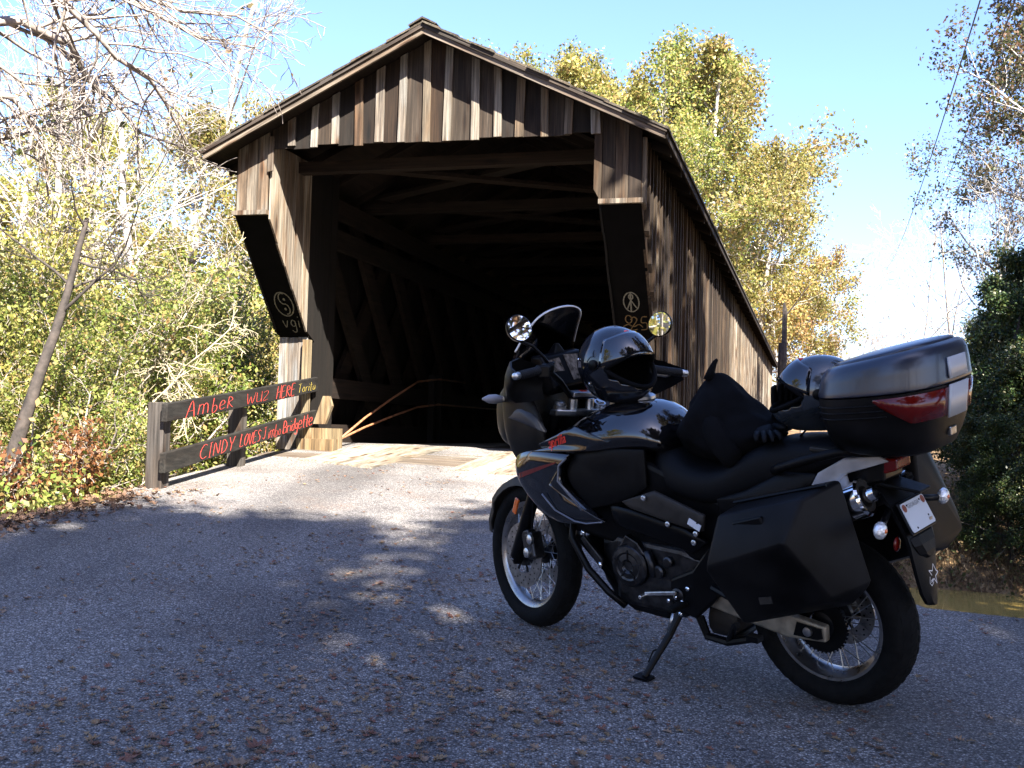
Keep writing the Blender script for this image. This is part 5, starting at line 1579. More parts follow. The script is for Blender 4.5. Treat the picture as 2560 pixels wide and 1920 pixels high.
# engine
mb = MB(); mb.loft([[(.98, -.13, .34), (.98, .13, .34), (.98, .13, .52), (.98, -.13, .52)], [(.86, -.17, .26), (.86, .17, .26), (.86, .17, .56), (.86, -.17, .56)], [(.55, -.17, .26), (.55, .17, .26), (.55, .17, .55), (.55, -.17, .55)], [(.42, -.12, .33), (.42, .12, .33), (.42, .12, .5), (.42, -.12, .5)]]); eng = part(mb, 'engine', K_dalu, bevel=.025, seg=3)
mb = MB(); mb.lathe([(.0, .088), (.02, .088), (.03, .08), (.034, .06), (.03, .052), (.034, .03), (.026, .02), (.026, .001)], (.79, .17, .445), (0, 1, 0), 36); cov = part(mb, 'alternator_cover', K_dalu, smooth=True, auto=25)
mb = MB()
for i in range(5):
    a = math.radians(20 + 72 * i); mb.box((.79 + math.cos(a) * .045, .203, .445 + math.sin(a) * .045), (.05, .006, .005), Matrix.Rotation(-a, 3, 'Y'))
part(mb, 'cover_rib', K_dalu, parent=cov)
mb = MB(); mb.prism([(.84, .515), (.80, .575), (.74, .55), (.70, .5), (.74, .5), (.79, .535)], lambda p, q, d: (p, d, q), .16, .195); part(mb, 'crankcase_lug', K_dalu, bevel=.006)
mb = MB(); mb.tube([(.70, .185, .52), (.675, .19, .47), (.67, .19, .42)], .016, 8); part(mb, 'case_arc', K_dalu, smooth=True)
for (x, z, r) in ((.65, .44, .028), (.60, .49, .022), (.56, .36, .03)):
    mb = MB(); mb.lathe([(0, r), (.025, r), (.03, r * .7)], (x, .165, z), (0, 1, 0), 16, caps=True); part(mb, 'engine_plug', K_dalu, smooth=True, auto=30)
mb = MB(); mb.prism([(1.075, .515), (1.04, .52), (.90, .30), (.80, .245), (.62, .24), (.62, .285), (.8, .3), (.86, .34)], lambda p, q, d: (p, d, q), -.16, .165); part(mb, 'bash_plate', K_satin, bevel=.012)
mb = MB(); mb.prism([(1.03, .535), (1.05, .52), (.965, .42), (.935, .42), (.935, .445)], lambda p, q, d: (p, d, q), .168, .185); oc = part(mb, 'oil_cooler', K_dalu, bevel=.004)
mb = MB(); mb.tube([(1.035, .18, .56), (1.03, .18, .535)], .008, 8); mb.tube([(.95, .18, .435), (.945, .185, .41)], .009, 8); part(mb, 'hose_fitting', K_chrome, parent=oc, smooth=True)
mb = MB(); mb.tube([(1.1, .15, .62), (1.09, .19, .52), (1.0, .2, .40), (.9, .2, .32), (.82, .19, .27)], .016, 10); part(mb, 'crash_bar', K_satin, smooth=True)
mb = MB(); mb.tube([(1.1, -.15, .62), (1.09, -.19, .52), (1.0, -.2, .40), (.9, -.2, .32), (.82, -.19, .27)], .016, 10); part(mb, 'crash_bar', K_satin, smooth=True)
mb = MB(); mb.box((.625, .21, .365), (.155, .012, .016), Matrix.Rotation(math.radians(11), 3, 'Y')); mb.tube([(.70, .2, .345), (.70, .25, .345)], .009, 8); part(mb, 'gear_lever', K_alu, bevel=.003)
mb = MB(); mb.loft([[(.6, .14, .3), (.6, .18, .3), (.6, .18, .42), (.6, .14, .42)], [(.48, .15, .28), (.48, .19, .28), (.48, .19, .48), (.48, .15, .48)], [(.38, .15, .38), (.38, .18, .38), (.38, .18, .62), (.38, .15, .62)]]); part(mb, 'footrest_hanger', K_satin, bevel=.01)
for sg in (1, -1):
    mb = MB(); mb.box((.53, sg * .235, .335), (.035, .1, .022)); part(mb, 'footrest', K_rubber, bevel=.006)
    mb = MB(); mb.tube([(.40, sg * .18, .42), (.30, sg * .2, .40), (.24, sg * .21, .43)], .014, 8); mb.box((.22, sg * .25, .44), (.035, .09, .02)); part(mb, 'pillion_footrest', K_satin)
for (x, z) in ((.60, .335), (.565, .355), (.535, .34), (.575, .31), (.545, .29), (.505, .40)):
    mb = MB(); mb.lathe([(0, .009), (.006, .009), (.009, .005)], (x, .192, z), (0, 1, 0), 10, caps=True); part(mb, 'hanger_bolt', K_chrome, smooth=True, auto=30)
# stands: the foot of the side stand touches the road
ft = math.tan(LEAN)
mb = MB(); mb.tube([(.565, .15, .30), (.59, .215, .2), (.635, .33, .33 * ft + .012)], [.017, .015, .013], 10); mb.box((.637, .335, .335 * ft + .008), (.07, .05, .012)); mb.tube([(.60, .25, .16), (.64, .26, .14), (.65, .28, .1), (.62, .29, .085)], .004, 6); part(mb, 'side_stand', K_satin)
mb = MB(); mb.tube([(.59, .165, .295), (.6, .2, .21)], .011, 8); part(mb, 'stand_spring', K_steel, smooth=True)
mb = MB()
for sg in (1, -1): mb.tube([(.50, sg * .13, .27), (.46, sg * .14, .2), (.36, sg * .15, .2), (.225, sg * .19, .255)], [.018, .017, .016, .014], 8); mb.box((.215, sg * .195, .262), (.05, .04, .022))
mb.tube([(.36, -.15, .2), (.36, .15, .2)], .014, 8); mb.tube([(.36, .15, .2), (.30, .2, .29), (.27, .22, .31)], .012, 8)
part(mb, 'centre_stand', K_satin)
mb = MB(); mb.tube([(.48, .0, .26), (.36, .0, .25)], [.1, .09], 14); part(mb, 'exhaust_collector', K_fgrey, smooth=True, auto=40)
# swing arm
for sg in (1, -1):
    mb = MB(); mb.loft([[(.46, sg * .10, .33), (.46, sg * .15, .33), (.46, sg * .15, .44), (.46, sg * .10, .44)], [(.25, sg * .11, .295), (.25, sg * .15, .295), (.25, sg * .15, .375), (.25, sg * .11, .375)], [(.10, sg * .115, .275), (.10, sg * .155, .275), (.10, sg * .155, .365), (.10, sg * .115, .365)], [(-.05, sg * .115, .285), (-.05, sg * .15, .285), (-.05, sg * .15, .345), (-.05, sg * .115, .345)]]); sa = part(mb, 'swing_arm', K_swing, bevel=.008, seg=3)
    mb = MB(); mb.prism([(.075, .292), (.06, .345), (-.035, .335), (-.04, .3), (-.02, .292)], lambda p, q, d: (p, d, q), sg * .150, sg * .157); part(mb, 'axle_slot', K_satin, parent=sa)
    mb = MB(); mb.lathe([(0, .018), (.012, .017), (.014, .009)], (.015, sg * .155, .318), (0, sg, 0), 14, caps=True); part(mb, 'axle_nut', K_steel, parent=sa, smooth=True, auto=30)
mb = MB(); mb.loft([[(.42, .085, .42), (.42, .11, .42), (.42, .11, .44), (.42, .085, .44)], [(.0, .075, .425), (.0, .1, .425), (.0, .1, .44), (.0, .075, .44)]]); part(mb, 'chain_guard', K_satin)
# seat
seat = half_loft([
 (.715, [(0, .965), (.06, .96), (.10, .94), (.115, .9), (.115, .83), (.1, .78)]),
 (.62, [(0, .925), (.09, .922), (.145, .905), (.17, .86), (.175, .79), (.14, .76)]),
 (.48, [(0, .875), (.11, .873), (.17, .86), (.195, .82), (.19, .75), (.14, .72)]),
 (.36, [(0, .885), (.11, .882), (.17, .868), (.192, .83), (.185, .76), (.14, .73)]),
 (.28, [(0, .945), (.1, .942), (.155, .925), (.178, .88), (.175, .8), (.14, .76)]),
 (.2, [(0, .995), (.09, .992), (.14, .975), (.165, .93), (.165, .84), (.13, .8)]),
 (.06, [(0, 1.015), (.085, 1.01), (.13, .995), (.15, .95), (.15, .88), (.12, .85)]),
 (-.08, [(0, 1.02), (.07, 1.015), (.11, 1.0), (.125, .97), (.125, .93), (.1, .91)]),
 (-.14, [(0, .99), (.05, .985), (.08, .975), (.09, .96), (.09, .94), (.07, .93)])], 'seat', K_seat)
# tail
tail = panel([(.345, .185, .70), (.2, .195, .745), (.08, .2, .792), (-.03, .2, .852), (-.06, .19, .915), (.08, .175, .905), (.24, .185, .82), (.36, .19, .775)], .01, 'tail_panel', K_matte, sub=0)
bpy.context.view_layer.update()
mb = text_mb('1000', .05, lambda x, y: (.118 - x * .66, .3, .782 + y * .75 + x * .36), shear=.25, bold=.001)
conform(mb, 'model_lettering', K_red, tail[0], 1)
mb = text_mb('ETV', .05, lambda x, y: (.195 - x * .66, .3, .745 + y * .75 + x * .33), shear=.25)
conform(mb, 'model_lettering', K_dred, tail[0], 1)
panel([(-.03, .2, .852), (-.065, .195, .92), (-.144, .155, .972), (-.237, .09, .972), (-.262, .07, .952), (-.159, .158, .925), (-.105, .195, .855), (-.06, .2, .84)], .006, 'tail_fairing', K_grey, sub=0)
panel([(-.10, .198, .85), (-.15, .162, .915), (-.172, .178, .872), (-.115, .2, .822), (-.10, .2, .83)], .004, 'heat_shield', K_grey, sub=0)
for sg in (1, -1):
    mb = MB(); d = Vector((-.42, sg * -.03, .2)).normalized(); c = Vector((-.205, sg * .135, .838))
    mb.lathe([(-.42, .05), (-.36, .062), (-.06, .064), (-.045, .068), (0, .068), (.008, .062), (.004, .04), (-.03, .036), (-.05, .001)], c, d, 28); o = part(mb, 'silencer', K_fgrey, smooth=True, auto=35)
    mb = MB(); mb.lathe([(-.045, .0695), (0, .0695), (.009, .063), (.009, .055), (.0, .06)], c, d, 28); part(mb, 'silencer_ring', K_chrome, parent=o, smooth=True, auto=30)
    mb = MB(); mb.tube([c + d * -.02, c + d * .045], [.028, .026], 16, caps=False); part(mb, 'tail_pipe', K_chrome, parent=o, smooth=True)
    mb = MB(); mb.tube([(.12, sg * .165, .905), (.08, sg * .205, .925), (-.03, sg * .21, .965), (-.14, sg * .2, 1.0), (-.2, sg * .15, 1.0)], .017, 10); part(mb, 'grab_handle', K_matte, smooth=True)
mb = MB(); mb.prism([(-.0, .13), (-.12, .14), (-.28, .1), (-.34, .06), (-.34, -.06), (-.28, -.1), (-.12, -.14), (0, -.13)], lambda p, q, d: (p, q, d), .978, .995); part(mb, 'luggage_rack', K_fgrey, bevel=.005)
mb = MB(); mb.loft([[(-.1, -.1, .84), (-.1, .1, .84), (-.1, .1, .975), (-.1, -.1, .975)], [(-.25, -.075, .88), (-.25, .075, .88), (-.25, .07, .97), (-.25, -.07, .97)]]); part(mb, 'tail_unit', K_satin, bevel=.01)
mb = MB(); mb.loft([[(-.24, -.085, .905), (-.24, .075, .905), (-.24, .07, .962), (-.24, -.08, .962)], [(-.285, -.06, .92), (-.285, .055, .92), (-.285, .05, .96), (-.285, -.055, .96)]]); part(mb, 'tail_light', K_redlens, bevel=.008, seg=3)
mb = MB(); mb.loft([[(-.2, -.07, .865), (-.2, .07, .865), (-.2, .07, .88), (-.2, -.07, .88)], [(-.36, -.045, .845), (-.36, .045, .845), (-.36, .045, .855), (-.36, -.045, .855)]]); part(mb, 'plate_visor', K_matte, bevel=.004)
# rear mudguard with plate
pd = Vector((-.045, 0, -.084)).normalized(); pn = Vector((-pd.z * -1, 0, 0)); pn = Vector((pd.z, 0, -pd.x))
pd2 = Vector((-.05, 0, -.236)).normalized(); pn2 = Vector((pd2.z, 0, -pd2.x))
def ppt(a, y, l):
    if a <= .115: return Vector((-.296, 0, .805)) + pd * a + Vector((0, y, 0)) + pn * l
    return Vector((-.296, 0, .805)) + pd * .115 + pd2 * (a - .115) + Vector((0, y, 0)) + pn2 * l
mb = MB(); loops = []
for a, w, off in ((-.10, .06, -.05), (0, .1, -.012), (.11, .1, -.012), (.15, .095, -.012), (.19, .09, -.014), (.26, .075, -.02), (.32, .06, -.024), (.36, .035, -.026), (.372, .012, -.026)):
    loops.append([ppt(a, -w, off), ppt(a, -w * .5, off + .012), ppt(a, w * .5, off + .012), ppt(a, w, off), ppt(a, w, off - .012), ppt(a, -w, off - .012)])
mg = part(mb.loft(loops), 'rear_mudguard', K_matte, smooth=True, auto=25)
mb = MB(); loops = []
for a, w, l in ((.115, .095, .004), (.15, .085, .01), (.185, .06, .012), (.205, .02, .008)):
    loops.append([ppt(a, -w, l - .016), ppt(a, -w * .6, l), ppt(a, w * .6, l), ppt(a, w, l - .016)])
part(mb.loft(loops), 'mudguard_flap', K_matte, parent=mg, bevel=.004)
mb = MB(); mb.prism([(-.008, -.098), (-.008, .098), (.112, .098), (.112, -.098)], lambda p, q, d: ppt(p, q, d), .002, .010); ph = part(mb, 'plate_holder', K_satin, bevel=.004)
mb = MB(); mb.prism([(0, -.084), (0, .084), (.006, .09), (.098, .09), (.104, .084), (.104, -.084), (.098, -.09), (.006, -.09)], lambda p, q, d: ppt(p, q, d), .011, .0135); lp = part(mb, 'licence_plate', K_plate)
K_ptxt = simple('plate_grey_text', (.16, .17, .2), .5)
part(text_mb('GEORGIA', .021, lambda x, y: ppt(.024 - y, .05 - x, .0145)), 'plate_lettering', K_ptxt, parent=lp)
K_peach = simple('plate_sticker', (.22, .06, .03), .4)
for y, a in ((.073, .018), (-.073, .016)):
    mb = MB(); mb.lathe([(0, .0005), (0, .014)], ppt(a, y, .0146), pn, 14); part(mb, 'plate_sticker', K_peach, parent=lp)
mb = MB(); mb.box(ppt(.088, -.062, .0148), (.002, .02, .012)); part(mb, 'plate_tag', simple('tan_tag', (.4, .3, .2), .5), parent=lp)
for y, a in ((.05, .094), (-.06, .073), (.05, .012), (-.05, .012)):
    mb = MB(); mb.lathe([(0, .004), (.002, .003)], ppt(a, y, .0136), pn, 8, caps=True); part(mb, 'plate_bolt', K_satin, parent=lp)
# star badge outline
def starpt(x, y): return ppt(.27 - y, -.012 - x, -.0055)
st = []
for i in range(11):
    a = math.radians(72 + 36 * i); r = .036 if i % 2 == 0 else .014
    st.append((r * math.cos(a) * 1.0 + (.012 if i == 9 else 0), r * math.sin(a)))
mb = MB()
def thin(mb, pl, w, f):
    vs = []
    for i, p in enumerate(pl):
        a = pl[max(i - 1, 0)]; b = pl[min(i + 1, len(pl) - 1)]; dx, dy = b[0] - a[0], b[1] - a[1]; L = math.hypot(dx, dy) or 1
        vs += [f(p[0] - dy / L * w, p[1] + dx / L * w), f(p[0] + dy / L * w, p[1] - dx / L * w)]
    mb.add(vs, [(2 * i, 2 * i + 1, 2 * i + 3, 2 * i + 2) for i in range(len(pl) - 1)])
for i in range(10):
    if i in (3,): continue
    thin(mb, [st[i], st[i + 1]], .0016, starpt)
thin(mb, [(-.03, .0), (-.04, -.02), (-.03, -.032), (-.012, -.024), (-.014, -.012), (-.028, -.016)], .0014, starpt)
part(mb, 'star_badge', K_white, parent=mg)
for sg in (1, -1):
    mb = MB(); mb.tube([(-.27, sg * .09, .79), (-.29, sg * .17, .775), (-.305, sg * .23, .765)], .012, 10); part(mb, 'indicator_stalk', K_satin, smooth=True)
    mb = MB(); mb.sphere((-.315, sg * .255, .765), (.02, .034, .03), 18, 12); ind = part(mb, 'rear_indicator', K_clear, smooth=True)
    mb = MB(); mb.sphere((-.333, sg * .255, .765), (.006, .009, .008), 10, 8); part(mb, 'indicator_bulb', K_orange, parent=ind, smooth=True)
    mb = MB(); mb.sphere((-.298, sg * .095, .675), (.008, .026, .026), 16, 10); part(mb, 'rear_reflector', K_redlens, smooth=True)
# panniers
def hull(pts, name, m, bevel, sg):
    bm = bmesh.new()
    for p in pts: bm.verts.new((p[0], p[1] * sg, p[2]))
    bmesh.ops.convex_hull(bm, input=bm.verts)
    bmesh.ops.dissolve_limit(bm, angle_limit=math.radians(4), verts=bm.verts, edges=bm.edges)
    bmesh.ops.recalc_face_normals(bm, faces=bm.faces)
    me = bpy.data.meshes.new(name); bm.to_mesh(me); bm.free(); me.materials.append(m)
    me.polygons.foreach_set('use_smooth', [True] * len(me.polygons))
    o = link_mesh(name, me, bike)
    b = o.modifiers.new('bev', 'BEVEL'); b.width = bevel; b.segments = 4; b.limit_method = 'ANGLE'; b.angle_limit = math.radians(20)
    me.set_sharp_from_angle(angle=math.radians(60))
    return o
for sg in (1, -1):
    pan = hull([(.246, .455, .60), (.217, .405, .782), (.171, .335, .37), (.215, .21, .80), (.16, .21, .375), (-.235, .27, .955), (-.2, .40, .915), (-.32, .445, .60), (-.295, .36, .54), (-.26, .21, .56), (-.235, .2, .93)], 'pannier', K_casebase, .016, sg) if sg < 0 else hull([(.246, .455, .60), (-.073, .46, .736), (.217, .405, .782), (-.096, .365, .872), (.171, .335, .37), (-.181, .35, .528),
                (.215, .21, .80), (-.16, .215, .915), (-.211, .21, .74), (-.265, .21, .56), (-.21, .24, .49), (.16, .21, .375), (.05, .23, .40)], 'pannier', K_casebase, .016, sg)
    mb = MB(); R = Matrix.Rotation(math.radians(18 * 1), 3, 'Y'); mb.box((.085, sg * .412, .775), (.12, .02, .03), R); part(mb, 'pannier_latch', K_satin, parent=pan, bevel=.006)
    mb = MB(); mb.box((.02, sg * .427, .515), (.05, .004, .024), Matrix.Rotation(math.radians(14), 3, 'Y') ); o = part(mb, 'pannier_badge', K_fgrey, parent=pan)
    o.rotation_euler = (0, 0, 0)
    mb = MB(); mb.tube([(.222, sg * .28, .80), (-.14, sg * .28, .905)], .006, 6); part(mb, 'pannier_seam', K_satin, parent=pan)
# top case
def case_ring(s, z, dx=0.0, e=.72, n=40, dw=0.0):
    q = []
    for i in range(n):
        a = 2 * math.pi * i / n; c, s_ = math.cos(a), math.sin(a)
        x = -.262 + dx + .212 * s * math.copysign(abs(c) ** e, c); y = (.282 + dw) * s * math.copysign(abs(s_) ** e, s_)
        up = max(0, z - 1.222) * (.86 - (x + .262) * 1.0)
        q.append((x, y, min(z, 1.222) + up - (x + .262) * case_ring.tilt))
    return q
case_ring.tilt = .15
mb = MB(); loops = []
for s, z, tl in ((.70, 1.0, .0), (.80, 1.012, .0), (.88, 1.05, .02), (.95, 1.10, .06), (.985, 1.15, .1), (1.0, 1.192, .12), (1.0, 1.205, .12)):
    case_ring.tilt = tl; loops.append(case_ring(s, z))
tc_ = part(mb.loft(loops), 'top_case', K_casebase, smooth=True, auto=40)
case_ring.tilt = .12
mb = MB(); loops = []
for s, z in ((1.0, 1.209), (1.012, 1.212), (1.012, 1.222), (1.0, 1.234), (.985, 1.268), (.955, 1.303), (.91, 1.326), (.84, 1.338), (.6, 1.345), (.3, 1.349), (.03, 1.35)):
    loops.append(case_ring(s, z))
lid = part(mb.loft(loops), 'case_lid', K_case, smooth=True, parent=tc_, auto=40)
mb = MB(); loops = []
for s, z, dx in ((.79, 1.334, 0), (.775, 1.346, 0), (.74, 1.351, 0), (.6, 1.357, 0), (.35, 1.362, 0), (.03, 1.364, 0)):
    loops.append(case_ring(s, z, dx, e=.7))
part(mb.loft(loops), 'lid_crown', K_case, smooth=True, parent=tc_)
def case_strip(a0, a1, z0f, z1f, name, m, off=.004, n=16):
    """band that hugs the case between two angles; z as functions of the fraction along it"""
    vs = []
    for i in range(n + 1):
        f = i / n; a = math.radians(a0 + (a1 - a0) * f); c, s_ = math.cos(a), math.sin(a); e = .72
        for zz, ss in ((z0f(f), 0), (z1f(f), 1)):
            k = 1.0 if zz > 1.17 else 1 - (1.17 - zz) * .42
            if zz > 1.21: k = 1.012 - (zz - 1.222) * .55
            x = -.262 + (.212 * k + off) * math.copysign(abs(c) ** e, c); y = (.282 * k + off) * math.copysign(abs(s_) ** e, s_)
            up = max(0, zz - 1.222) * (.86 - (x + .262) * 1.0)
            vs.append((x, y, min(zz, 1.222) + up - (x + .262) * .12))
    mb = MB(); mb.add(vs, [(2 * i, 2 * i + 2, 2 * i + 3, 2 * i + 1) for i in range(n)])
    o = part(mb, name, m, parent=tc_, smooth=True)
    sm = o.modifiers.new('sol', 'SOLIDIFY'); sm.thickness = .005; sm.offset = -1
    return o
# angle: 90 = left side, 180 = rear
case_strip(98, 170, lambda f: 1.19 - .085 * min(1, f * 2.2) ** .8, lambda f: 1.197, 'case_reflector', K_redlens, .006)
case_strip(190, 248, lambda f: 1.105 + .085 * max(0, (f - .66) * 3), lambda f: 1.197, 'case_reflector', K_redlens, .006)
case_strip(171, 189, lambda f: 1.095, lambda f: 1.203, 'case_lock_plate', K_silver, .009, 8)
case_strip(171.5, 188.5, lambda f: 1.224, lambda f: 1.288, 'lid_badge_plate', K_silver, .006, 8)
for z in (1.175, 1.155, 1.135):
    case_strip(40, 108, lambda f, z=z: z, lambda f, z=z: z + .004, 'case_groove', K_satin, .002)
mb = MB(); mb.box((-.452, .0, 1.065), (.016, .05, .03)); part(mb, 'case_lock', K_steel, parent=tc_, bevel=.004)

# ------------------------------------------------------------------ helmets, bag, glove (they only rest on the motorcycle)
K_helm = simple('helmet_lacquer', (.009, .01, .014), .13, coat=.6, spec=.5)
def helmet(name, label, c, yaw, pitch, scale, visor=True, roll=0, shell=None):
    shell = shell or K_helm
    M = MBIKE @ Matrix.Translation(c) @ Matrix.Rotation(yaw, 4, 'Z') @ Matrix.Rotation(pitch, 4, 'Y') @ Matrix.Rotation(roll, 4, 'X') @ Matrix.Scale(scale, 4)
    root = empty(name, M); tag(root, label, 'helmet')
    a_, b_, c_ = .166, .124, .148
    def pt_(az, el, k=1.0):
        ce = math.cos(el)
        x, y, z = math.cos(az) * ce, math.sin(az) * ce, math.sin(el)
        # chin bar juts forward below the opening, back of the skull is fuller
        f = 1.0
        ch = max(0, -z) * max(0, x)
        ex = a_ * (1 + .42 * ch ** .9) if x > 0 else a_ * 1.02
        nar = 1 - .18 * max(0, -z)
        return Vector((ex * x * k, b_ * y * k * nar, c_ * z * k))
    NA, NE = 48, 26
    el0, el1 = math.radians(-62), math.radians(90)
    vs, fs = [], []
    for j in range(NE + 1):
        el = el0 + (el1 - el0) * j / NE
        for i in range(NA):
            vs.append(pt_(2 * math.pi * i / NA, el))
    for j in range(NE):
        for i in range(NA):
            az = (2 * math.pi * (i + .5) / NA + math.pi) % (2 * math.pi) - math.pi
            el = el0 + (el1 - el0) * (j + .5) / NE
            A_, E_ = abs(math.degrees(az)), math.degrees(el)
            top = 30 - (A_ / 62) ** 2 * 16; bot = -20 + (A_ / 62) ** 2 * 16
            if A_ < 62 and bot < E_ < top: continue
            a = j * NA + i; b = j * NA + (i + 1) % NA
            fs.append((a, b, b + NA, a + NA))
    mb = MB(); mb.add(vs, fs)
    me = mb.mesh('shell', shell, True)
    o = link_mesh('shell', me, root)
    s1 = o.modifiers.new('sol', 'SOLIDIFY'); s1.thickness = .014; s1.offset = -1; s1.material_offset = 1; s1.material_offset_rim = 1; me.materials.append(K_cloth)
    s2 = o.modifiers.new('sub', 'SUBSURF'); s2.levels = s2.render_levels = 1
    mb = MB(); vs, fs = [], []
    for j in range(15):
        el = math.radians(-58) + (math.radians(89) - math.radians(-58)) * j / 14
        for i in range(28): vs.append(pt_(2 * math.pi * i / 28, el, .84) + Vector((-.012, 0, 0)))
    for j in range(14):
        for i in range(28): fs.append((j * 28 + i, j * 28 + (i + 1) % 28, (j + 1) * 28 + (i + 1) % 28, (j + 1) * 28 + i))
    # leave the front of the liner open so one looks into it
    keep = []
    for f in fs:
        cx = sum((Vector(vs[q]) for q in f), Vector()) / 4
        if cx.x > .075 and -.07 < cx.z < .06: continue
        keep.append(f)
    mb.add(vs, keep); mb.build('liner', K_cloth, root, smooth=True)
    # rim gasket round the eye port
    rim = []
    for k in range(41):
        t = 2 * math.pi * k / 40; A_ = 62 * math.cos(t)
        top = 30 - (A_ / 62) ** 2 * 16; bot = -20 + (A_ / 62) ** 2 * 16
        E_ = (top + bot) / 2 + (top - bot) / 2 * math.sin(t)
        rim.append(pt_(math.radians(A_), math.radians(E_), 1.0))
    MB().tube(rim, .009, 6, caps=False).build('port_gasket', K_cloth, root, smooth=True)
    if visor:
        vs, fs = [], []
        for j in range(9):
            for i in range(21):
                az = math.radians(-72 + 144 * i / 20); w = abs(i - 10) / 10
                el = math.radians(24 + 40 * j / 8 - 18 * w * w + 0)
                vs.append(pt_(az, el, 1.045))
        for j in range(8):
            for i in range(20): fs.append((j * 21 + i, j * 21 + i + 1, (j + 1) * 21 + i + 1, (j + 1) * 21 + i))
        o = MB().add(vs, fs).build('visor', K_gloss, root, smooth=True); sm = o.modifiers.new('sol', 'SOLIDIFY'); sm.thickness = .003
    for sg in (1, -1):
        p = pt_(math.radians(82 * sg), math.radians(8), 1.0)
        MB().lathe([(0, .02), (.008, .019), (.011, .008)], p, (0, sg, .05), 20, caps=True).build('visor_pivot', K_satin, root, smooth=True, auto=30)
        p = pt_(math.radians(118 * sg), math.radians(10), 1.0)
        MB().lathe([(0, .006), (.005, .005)], p, p, 10, caps=True).build('shell_stud', K_chrome, root, smooth=True)
        p = pt_(math.radians(96 * sg), math.radians(-22), 1.0)
        MB().lathe([(0, .007), (.005, .006)], p, p, 10, caps=True).build('shell_stud', K_chrome, root, smooth=True)
    p = pt_(0, math.radians(67), 1.0)
    MB().sphere(p, (.014, .01, .005), 12, 8).build('badge', K_red, root, smooth=True)
    MB().tube([pt_(math.radians(60), math.radians(-55), .9), pt_(math.radians(30), math.radians(-62), .95) + Vector((0, 0, -.02)), pt_(math.radians(0), math.radians(-66), .95) + Vector((0, 0, -.03))], .009, 6, flat=.3).build('chin_strap', K_cloth, root)
    return root
helmet('helmet', 'black motorcycle helmet with raised visor resting on the fuel tank', (.945, .01, 1.238), math.radians(168), math.radians(5), 1.13)
K_shell2 = simple('blue_black_shell', (.02, .024, .03), .12, coat=.8, noise=.5, nscale=9)
helmet('helmet', 'dark blue grey helmet on the rear seat, half hidden by the top case', (.035, -.03, 1.155), math.radians(35), math.radians(0), .98, shell=K_shell2)

# jacket bundled on the seat
g9 = np.random.default_rng(5)
st_ = [(.61, .93, 1.00, .07), (.575, .915, 1.09, .12), (.53, .89, 1.165, .155), (.48, .88, 1.225, .17), (.43, .875, 1.215, .175), (.37, .875, 1.17, .18), (.31, .89, 1.12, .17), (.25, .93, 1.075, .15), (.2, .98, 1.04, .1), (.175, 1.0, 1.02, .04)]
loops = []
for k, (x, zb, zt, w) in enumerate(st_):
    q = []
    for i in range(26):
        a = 2 * math.pi * i / 26; c, s_ = math.cos(a), math.sin(a)
        r = 1 + .07 * math.sin(3 * a + k * .9) + .05 * math.sin(7 * a - k * 1.7) + .03 * g9.normal()
        z = (zb + zt) / 2 + (zt - zb) / 2 * (abs(s_) ** .9 * math.copysign(1, s_)) * (1 + .04 * g9.normal())
        y = w * c * r * (1 if s_ < 0 else 1 - .45 * s_)
        q.append((x + .012 * math.sin(5 * a + k), y - .01, max(z, zb)))
    loops.append(q)
jb = empty('jacket', MBIKE); tag(jb, 'black jacket bundled on the motorcycle seat between the helmets', 'jacket')
mb = MB().loft(loops)
o = mb.build('body', K_cloth, jb, sub=2)
tx = bpy.data.textures.new('folds', 'MUSGRAVE') if False else bpy.data.textures.new('folds', 'CLOUDS'); tx.noise_scale = .1; tx.noise_depth = 1
dm = o.modifiers.new('folds', 'DISPLACE'); dm.texture = tx; dm.strength = .028; dm.mid_level = .5
mb = MB(); mb.tube([(.475, .02, 1.20), (.468, .015, 1.235), (.46, .0, 1.265), (.455, -.01, 1.275)], [.035, .022, .014, .008], 8, flat=.5); mb.build('collar', K_cloth, jb, smooth=True)
for y0 in (.12, -.13):
    mb = MB(); mb.tube([(.44, y0 * .8, 1.08), (.36, y0 * 1.25, .99), (.30, y0 * 1.2, .93), (.33, y0 * 1.0, .90)], [.05, .055, .05, .04], 10); mb.build('sleeve', K_cloth, jb, sub=1)
gl = empty('glove', MBIKE @ Matrix.Translation((.215, .06, 1.03)) @ Matrix.Rotation(2.2, 4, 'Z') @ Matrix.Rotation(.25, 4, 'Y')); tag(gl, 'black leather glove lying on the jacket in front of the rear helmet', 'glove')
mb = MB(); mb.loft([[(-.05, -.035, -.015), (-.05, .035, -.015), (-.05, .035, .012), (-.05, -.035, .012)], [(0, -.045, -.018), (0, .045, -.018), (0, .045, .016), (0, -.045, .016)], [(.05, -.042, -.015), (.05, .042, -.015), (.05, .042, .012), (.05, -.042, .012)]]); mb.build('palm', K_seat, gl, sub=2)
for i, (y, L) in enumerate(((-.033, .062), (-.011, .075), (.011, .072), (.033, .058))):
    mb = MB(); mb.tube([(.035, y, 0), (.07, y * 1.1, .012), (.05 + L, y * 1.25, .022), (.065 + L, y * 1.3, .012)], [.012, .0125, .011, .006], 10); mb.build('finger', K_seat, gl, smooth=True)
mb = MB(); mb.tube([(-.02, .035, 0), (.01, .06, .008), (.035, .07, .018)], [.013, .013, .008], 10); mb.build('thumb', K_seat, gl, smooth=True)
gl2 = gl.copy(); COL.objects.link(gl2); gl2.matrix_local = MBIKE @ Matrix.Translation((.20, -.03, 1.07)) @ Matrix.Rotation(2.6, 4, 'Z') @ Matrix.Rotation(-1.1, 4, 'Y')
gl2['label'] = 'black leather glove standing upright against the rear helmet'
gl['group'] = gl2['group'] = 'riding gloves on the seat'
for ch in gl.children:
    c = ch.copy(); COL.objects.link(c); c.parent = gl2
